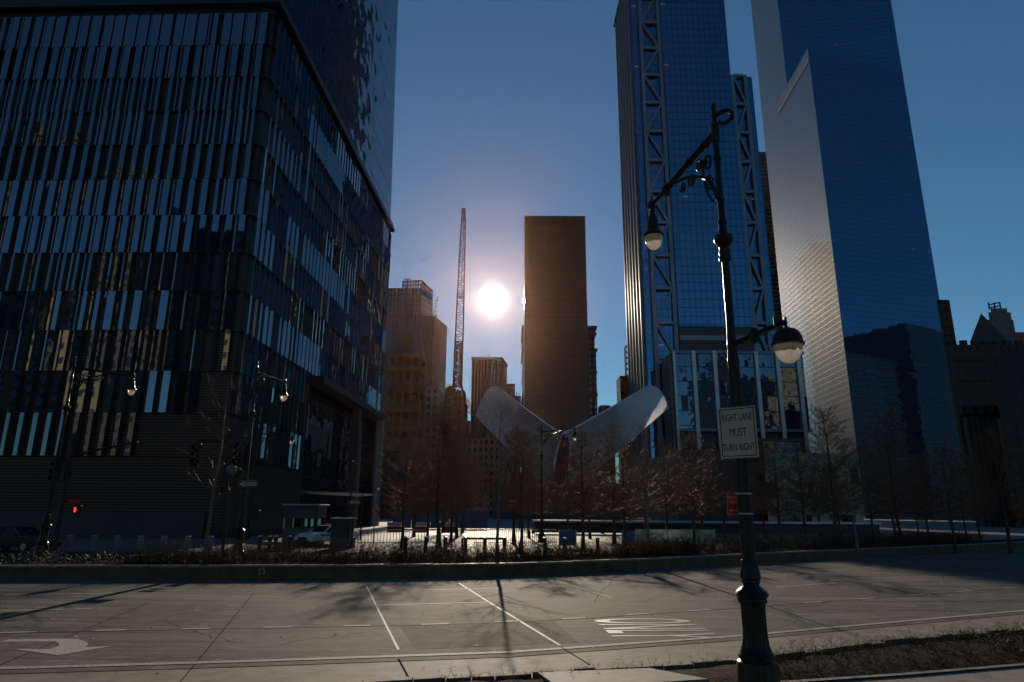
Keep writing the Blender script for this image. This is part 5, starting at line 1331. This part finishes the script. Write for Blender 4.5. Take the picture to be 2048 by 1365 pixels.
for i, (px, cl) in enumerate(((790, 'sign_red'), (842, 'sign_red'), (900, 'rust'))):
    q = P(px, 1050, 88.); t = thing('road_barrier', f'{ordinal(i + 1)} small red plastic barrier from the left in front of the hoarding', 'barrier', (q.x, 88, 0), 'red barriers before the hoarding')
    m_ = MB(); m_.box((q.x, 88, .35), (2.0, .5, .7), taper=.85); m_.build('base', M[cl], t, bevel=.04); m_ = MB(); m_.box((q.x, 88, .95), (2.0, .1, .45)); m_.build('board', M['sign_white'], t)
Yj = 66.; j0, j1 = P(560, 960, Yj).x, P(700, 960, Yj).x
t = thing('entrance_canopy', 'thin flat glass canopy at the foot of the big glass tower behind the police car', 'canopy', (P(745, 992, 62).x, 62, 0))
a, b = P(600, 984, 66.), P(746, 991, 60.)
m_ = MB(); m_.quad([a, b, b + Vector((-2.4, 6, 0)), a + Vector((-2.4, 6, 0))]); m_.quad([a + Vector((0, 0, .12)), b + Vector((0, 0, .12)), b + Vector((-2.4, 6, .12)), a + Vector((-2.4, 6, .12))][::-1]); m_.quad([a, b, b + Vector((0, 0, .12)), a + Vector((0, 0, .12))]); m_.build('slab', M['alu'], t)
for q in (a.lerp(b, .1), a.lerp(b, .9)): m_ = MB(); m_.tube([(q.x - .4, q.y + 1, 0), (q.x - .4, q.y + 1, q.z)], .08, 8); m_.build('post', M['black'], t)

# ---------------------------------------------------------------- trees
rowdef = [(48., [806, 878, 1042, 1165, 1250, 1385, 1560, 1668, 1800, 1905, 2015]), (58., [855, 902, 1028, 1138, 1228, 1335, 1450, 1610, 1745, 1855, 1960]),
          (70., [828, 914, 1058, 1180, 1292, 1405, 1530, 1680, 1790, 1930]), (85., [886, 925, 1066, 1205, 1350, 1480, 1640, 1835]), (108., [840, 906, 932, 1040, 1112, 1262, 1325, 1420])]
rt = random.Random(9)
for ri, (Y, pxs) in enumerate(rowdef):
    for i, px in enumerate(pxs):
        y = Y + rt.uniform(-1.5, 1.5); x = P(px, 1060, y).x
        plant(rt.randrange(3), x, y, 0, rt.uniform(0, 6.28), rt.uniform(.72, .95), f'{ordinal(i + 1)} bare tree from the left in the {ordinal(ri + 1)} row of the plaza', f'plaza trees, {ordinal(ri + 1)} row')
for px, sc, k, lb in ((412, .78, 3, 'bare young tree in the median in front of the corner of the big glass tower'), (995, .7, 3, 'bare young tree in the middle of the median, below the sun'),
                      (1297, .66, 3, 'bare dark tree in the median before the pale glass barrier'), (1714, .66, 3, 'bare pale-barked tree in the median right of the big street lamp')):
    X = P(px, 1090, 30.5).x; y = f_far(X) + 2.0; X = P(px, 1090, y).x
    plant(k, X, y, MH - .08, rt.uniform(0, 6), sc, lb)

# ---------------------------------------------------------------- steam and the small clouds
def steam_mat():
    m, nt, _, L = nmat('steam'); a = nt.nodes.new('ShaderNodeBsdfDiffuse'); a.inputs[0].default_value = (.9, .9, .9, 1); b = nt.nodes.new('ShaderNodeBsdfTranslucent'); b.inputs[0].default_value = (.95, .95, .95, 1)
    x = nt.nodes.new('ShaderNodeMixShader'); x.inputs[0].default_value = .7; L.new(a.outputs[0], x.inputs[1]); L.new(b.outputs[0], x.inputs[2]); out(nt, x.outputs[0]); return m
M['steam'] = steam_mat()
def puffs(name, pts, Y, label, cat, kind=None, seed=1):
    r_ = random.Random(seed); bm = bmesh.new(); o0 = P(*pts[0][:2], Y)
    for px, py, rp_ in pts:
        c = P(px, py, Y); rr = rp_ * Y / FPX
        for k in range(4):
            off = Vector((r_.gauss(0, .5), r_.gauss(0, .4), r_.gauss(0, .5))) * rr
            ret = bmesh.ops.create_icosphere(bm, subdivisions=2, radius=rr * r_.uniform(.5, .9), matrix=Matrix.Translation(c - o0 + off))
            for v in ret['verts']: v.co += Vector((r_.gauss(0, 1), r_.gauss(0, 1), r_.gauss(0, 1))) * rr * .06
    me = bpy.data.meshes.new(name); bm.to_mesh(me); bm.free(); me.materials.append(M['steam'])
    for p in me.polygons: p.use_smooth = True
    o = bpy.data.objects.new(name, me); COL.objects.link(o); o.location = o0
    return tag(o, label, cat, None, kind)
puffs('steam_plume', [(869, 632, 3.5), (869, 624, 3.5), (871, 616, 3.2), (870, 608, 3), (874, 601, 2.2), (876, 595, 2)], 396., 'small white plume of steam rising from the roof of the striped slab', 'steam')
puffs('cloud', [(890, 772, 5), (897, 776, 5), (934, 803, 6), (940, 812, 6), (930, 800, 5), (942, 825, 4), (970, 716, 3), (976, 714, 3)], 1500., None, None, 'structure', 2)

# ---------------------------------------------------------------- air, with an added warm veil for lens glare around the sun
m, nt, _, L = nmat('warm_glare_haze')
pv = nt.nodes.new('ShaderNodeVolumePrincipled'); pv.inputs['Color'].default_value = (.95, .54, .35, 1); pv.inputs['Density'].default_value = .000015; pv.inputs['Anisotropy'].default_value = .9
o_ = nt.nodes.new('ShaderNodeOutputMaterial'); L.new(pv.outputs[0], o_.inputs['Volume'])
hz = MB(); hz.box((0, 200, 229), (1700, 1000, 460)); tag(hz.build('glare_haze', m), kind='stuff')
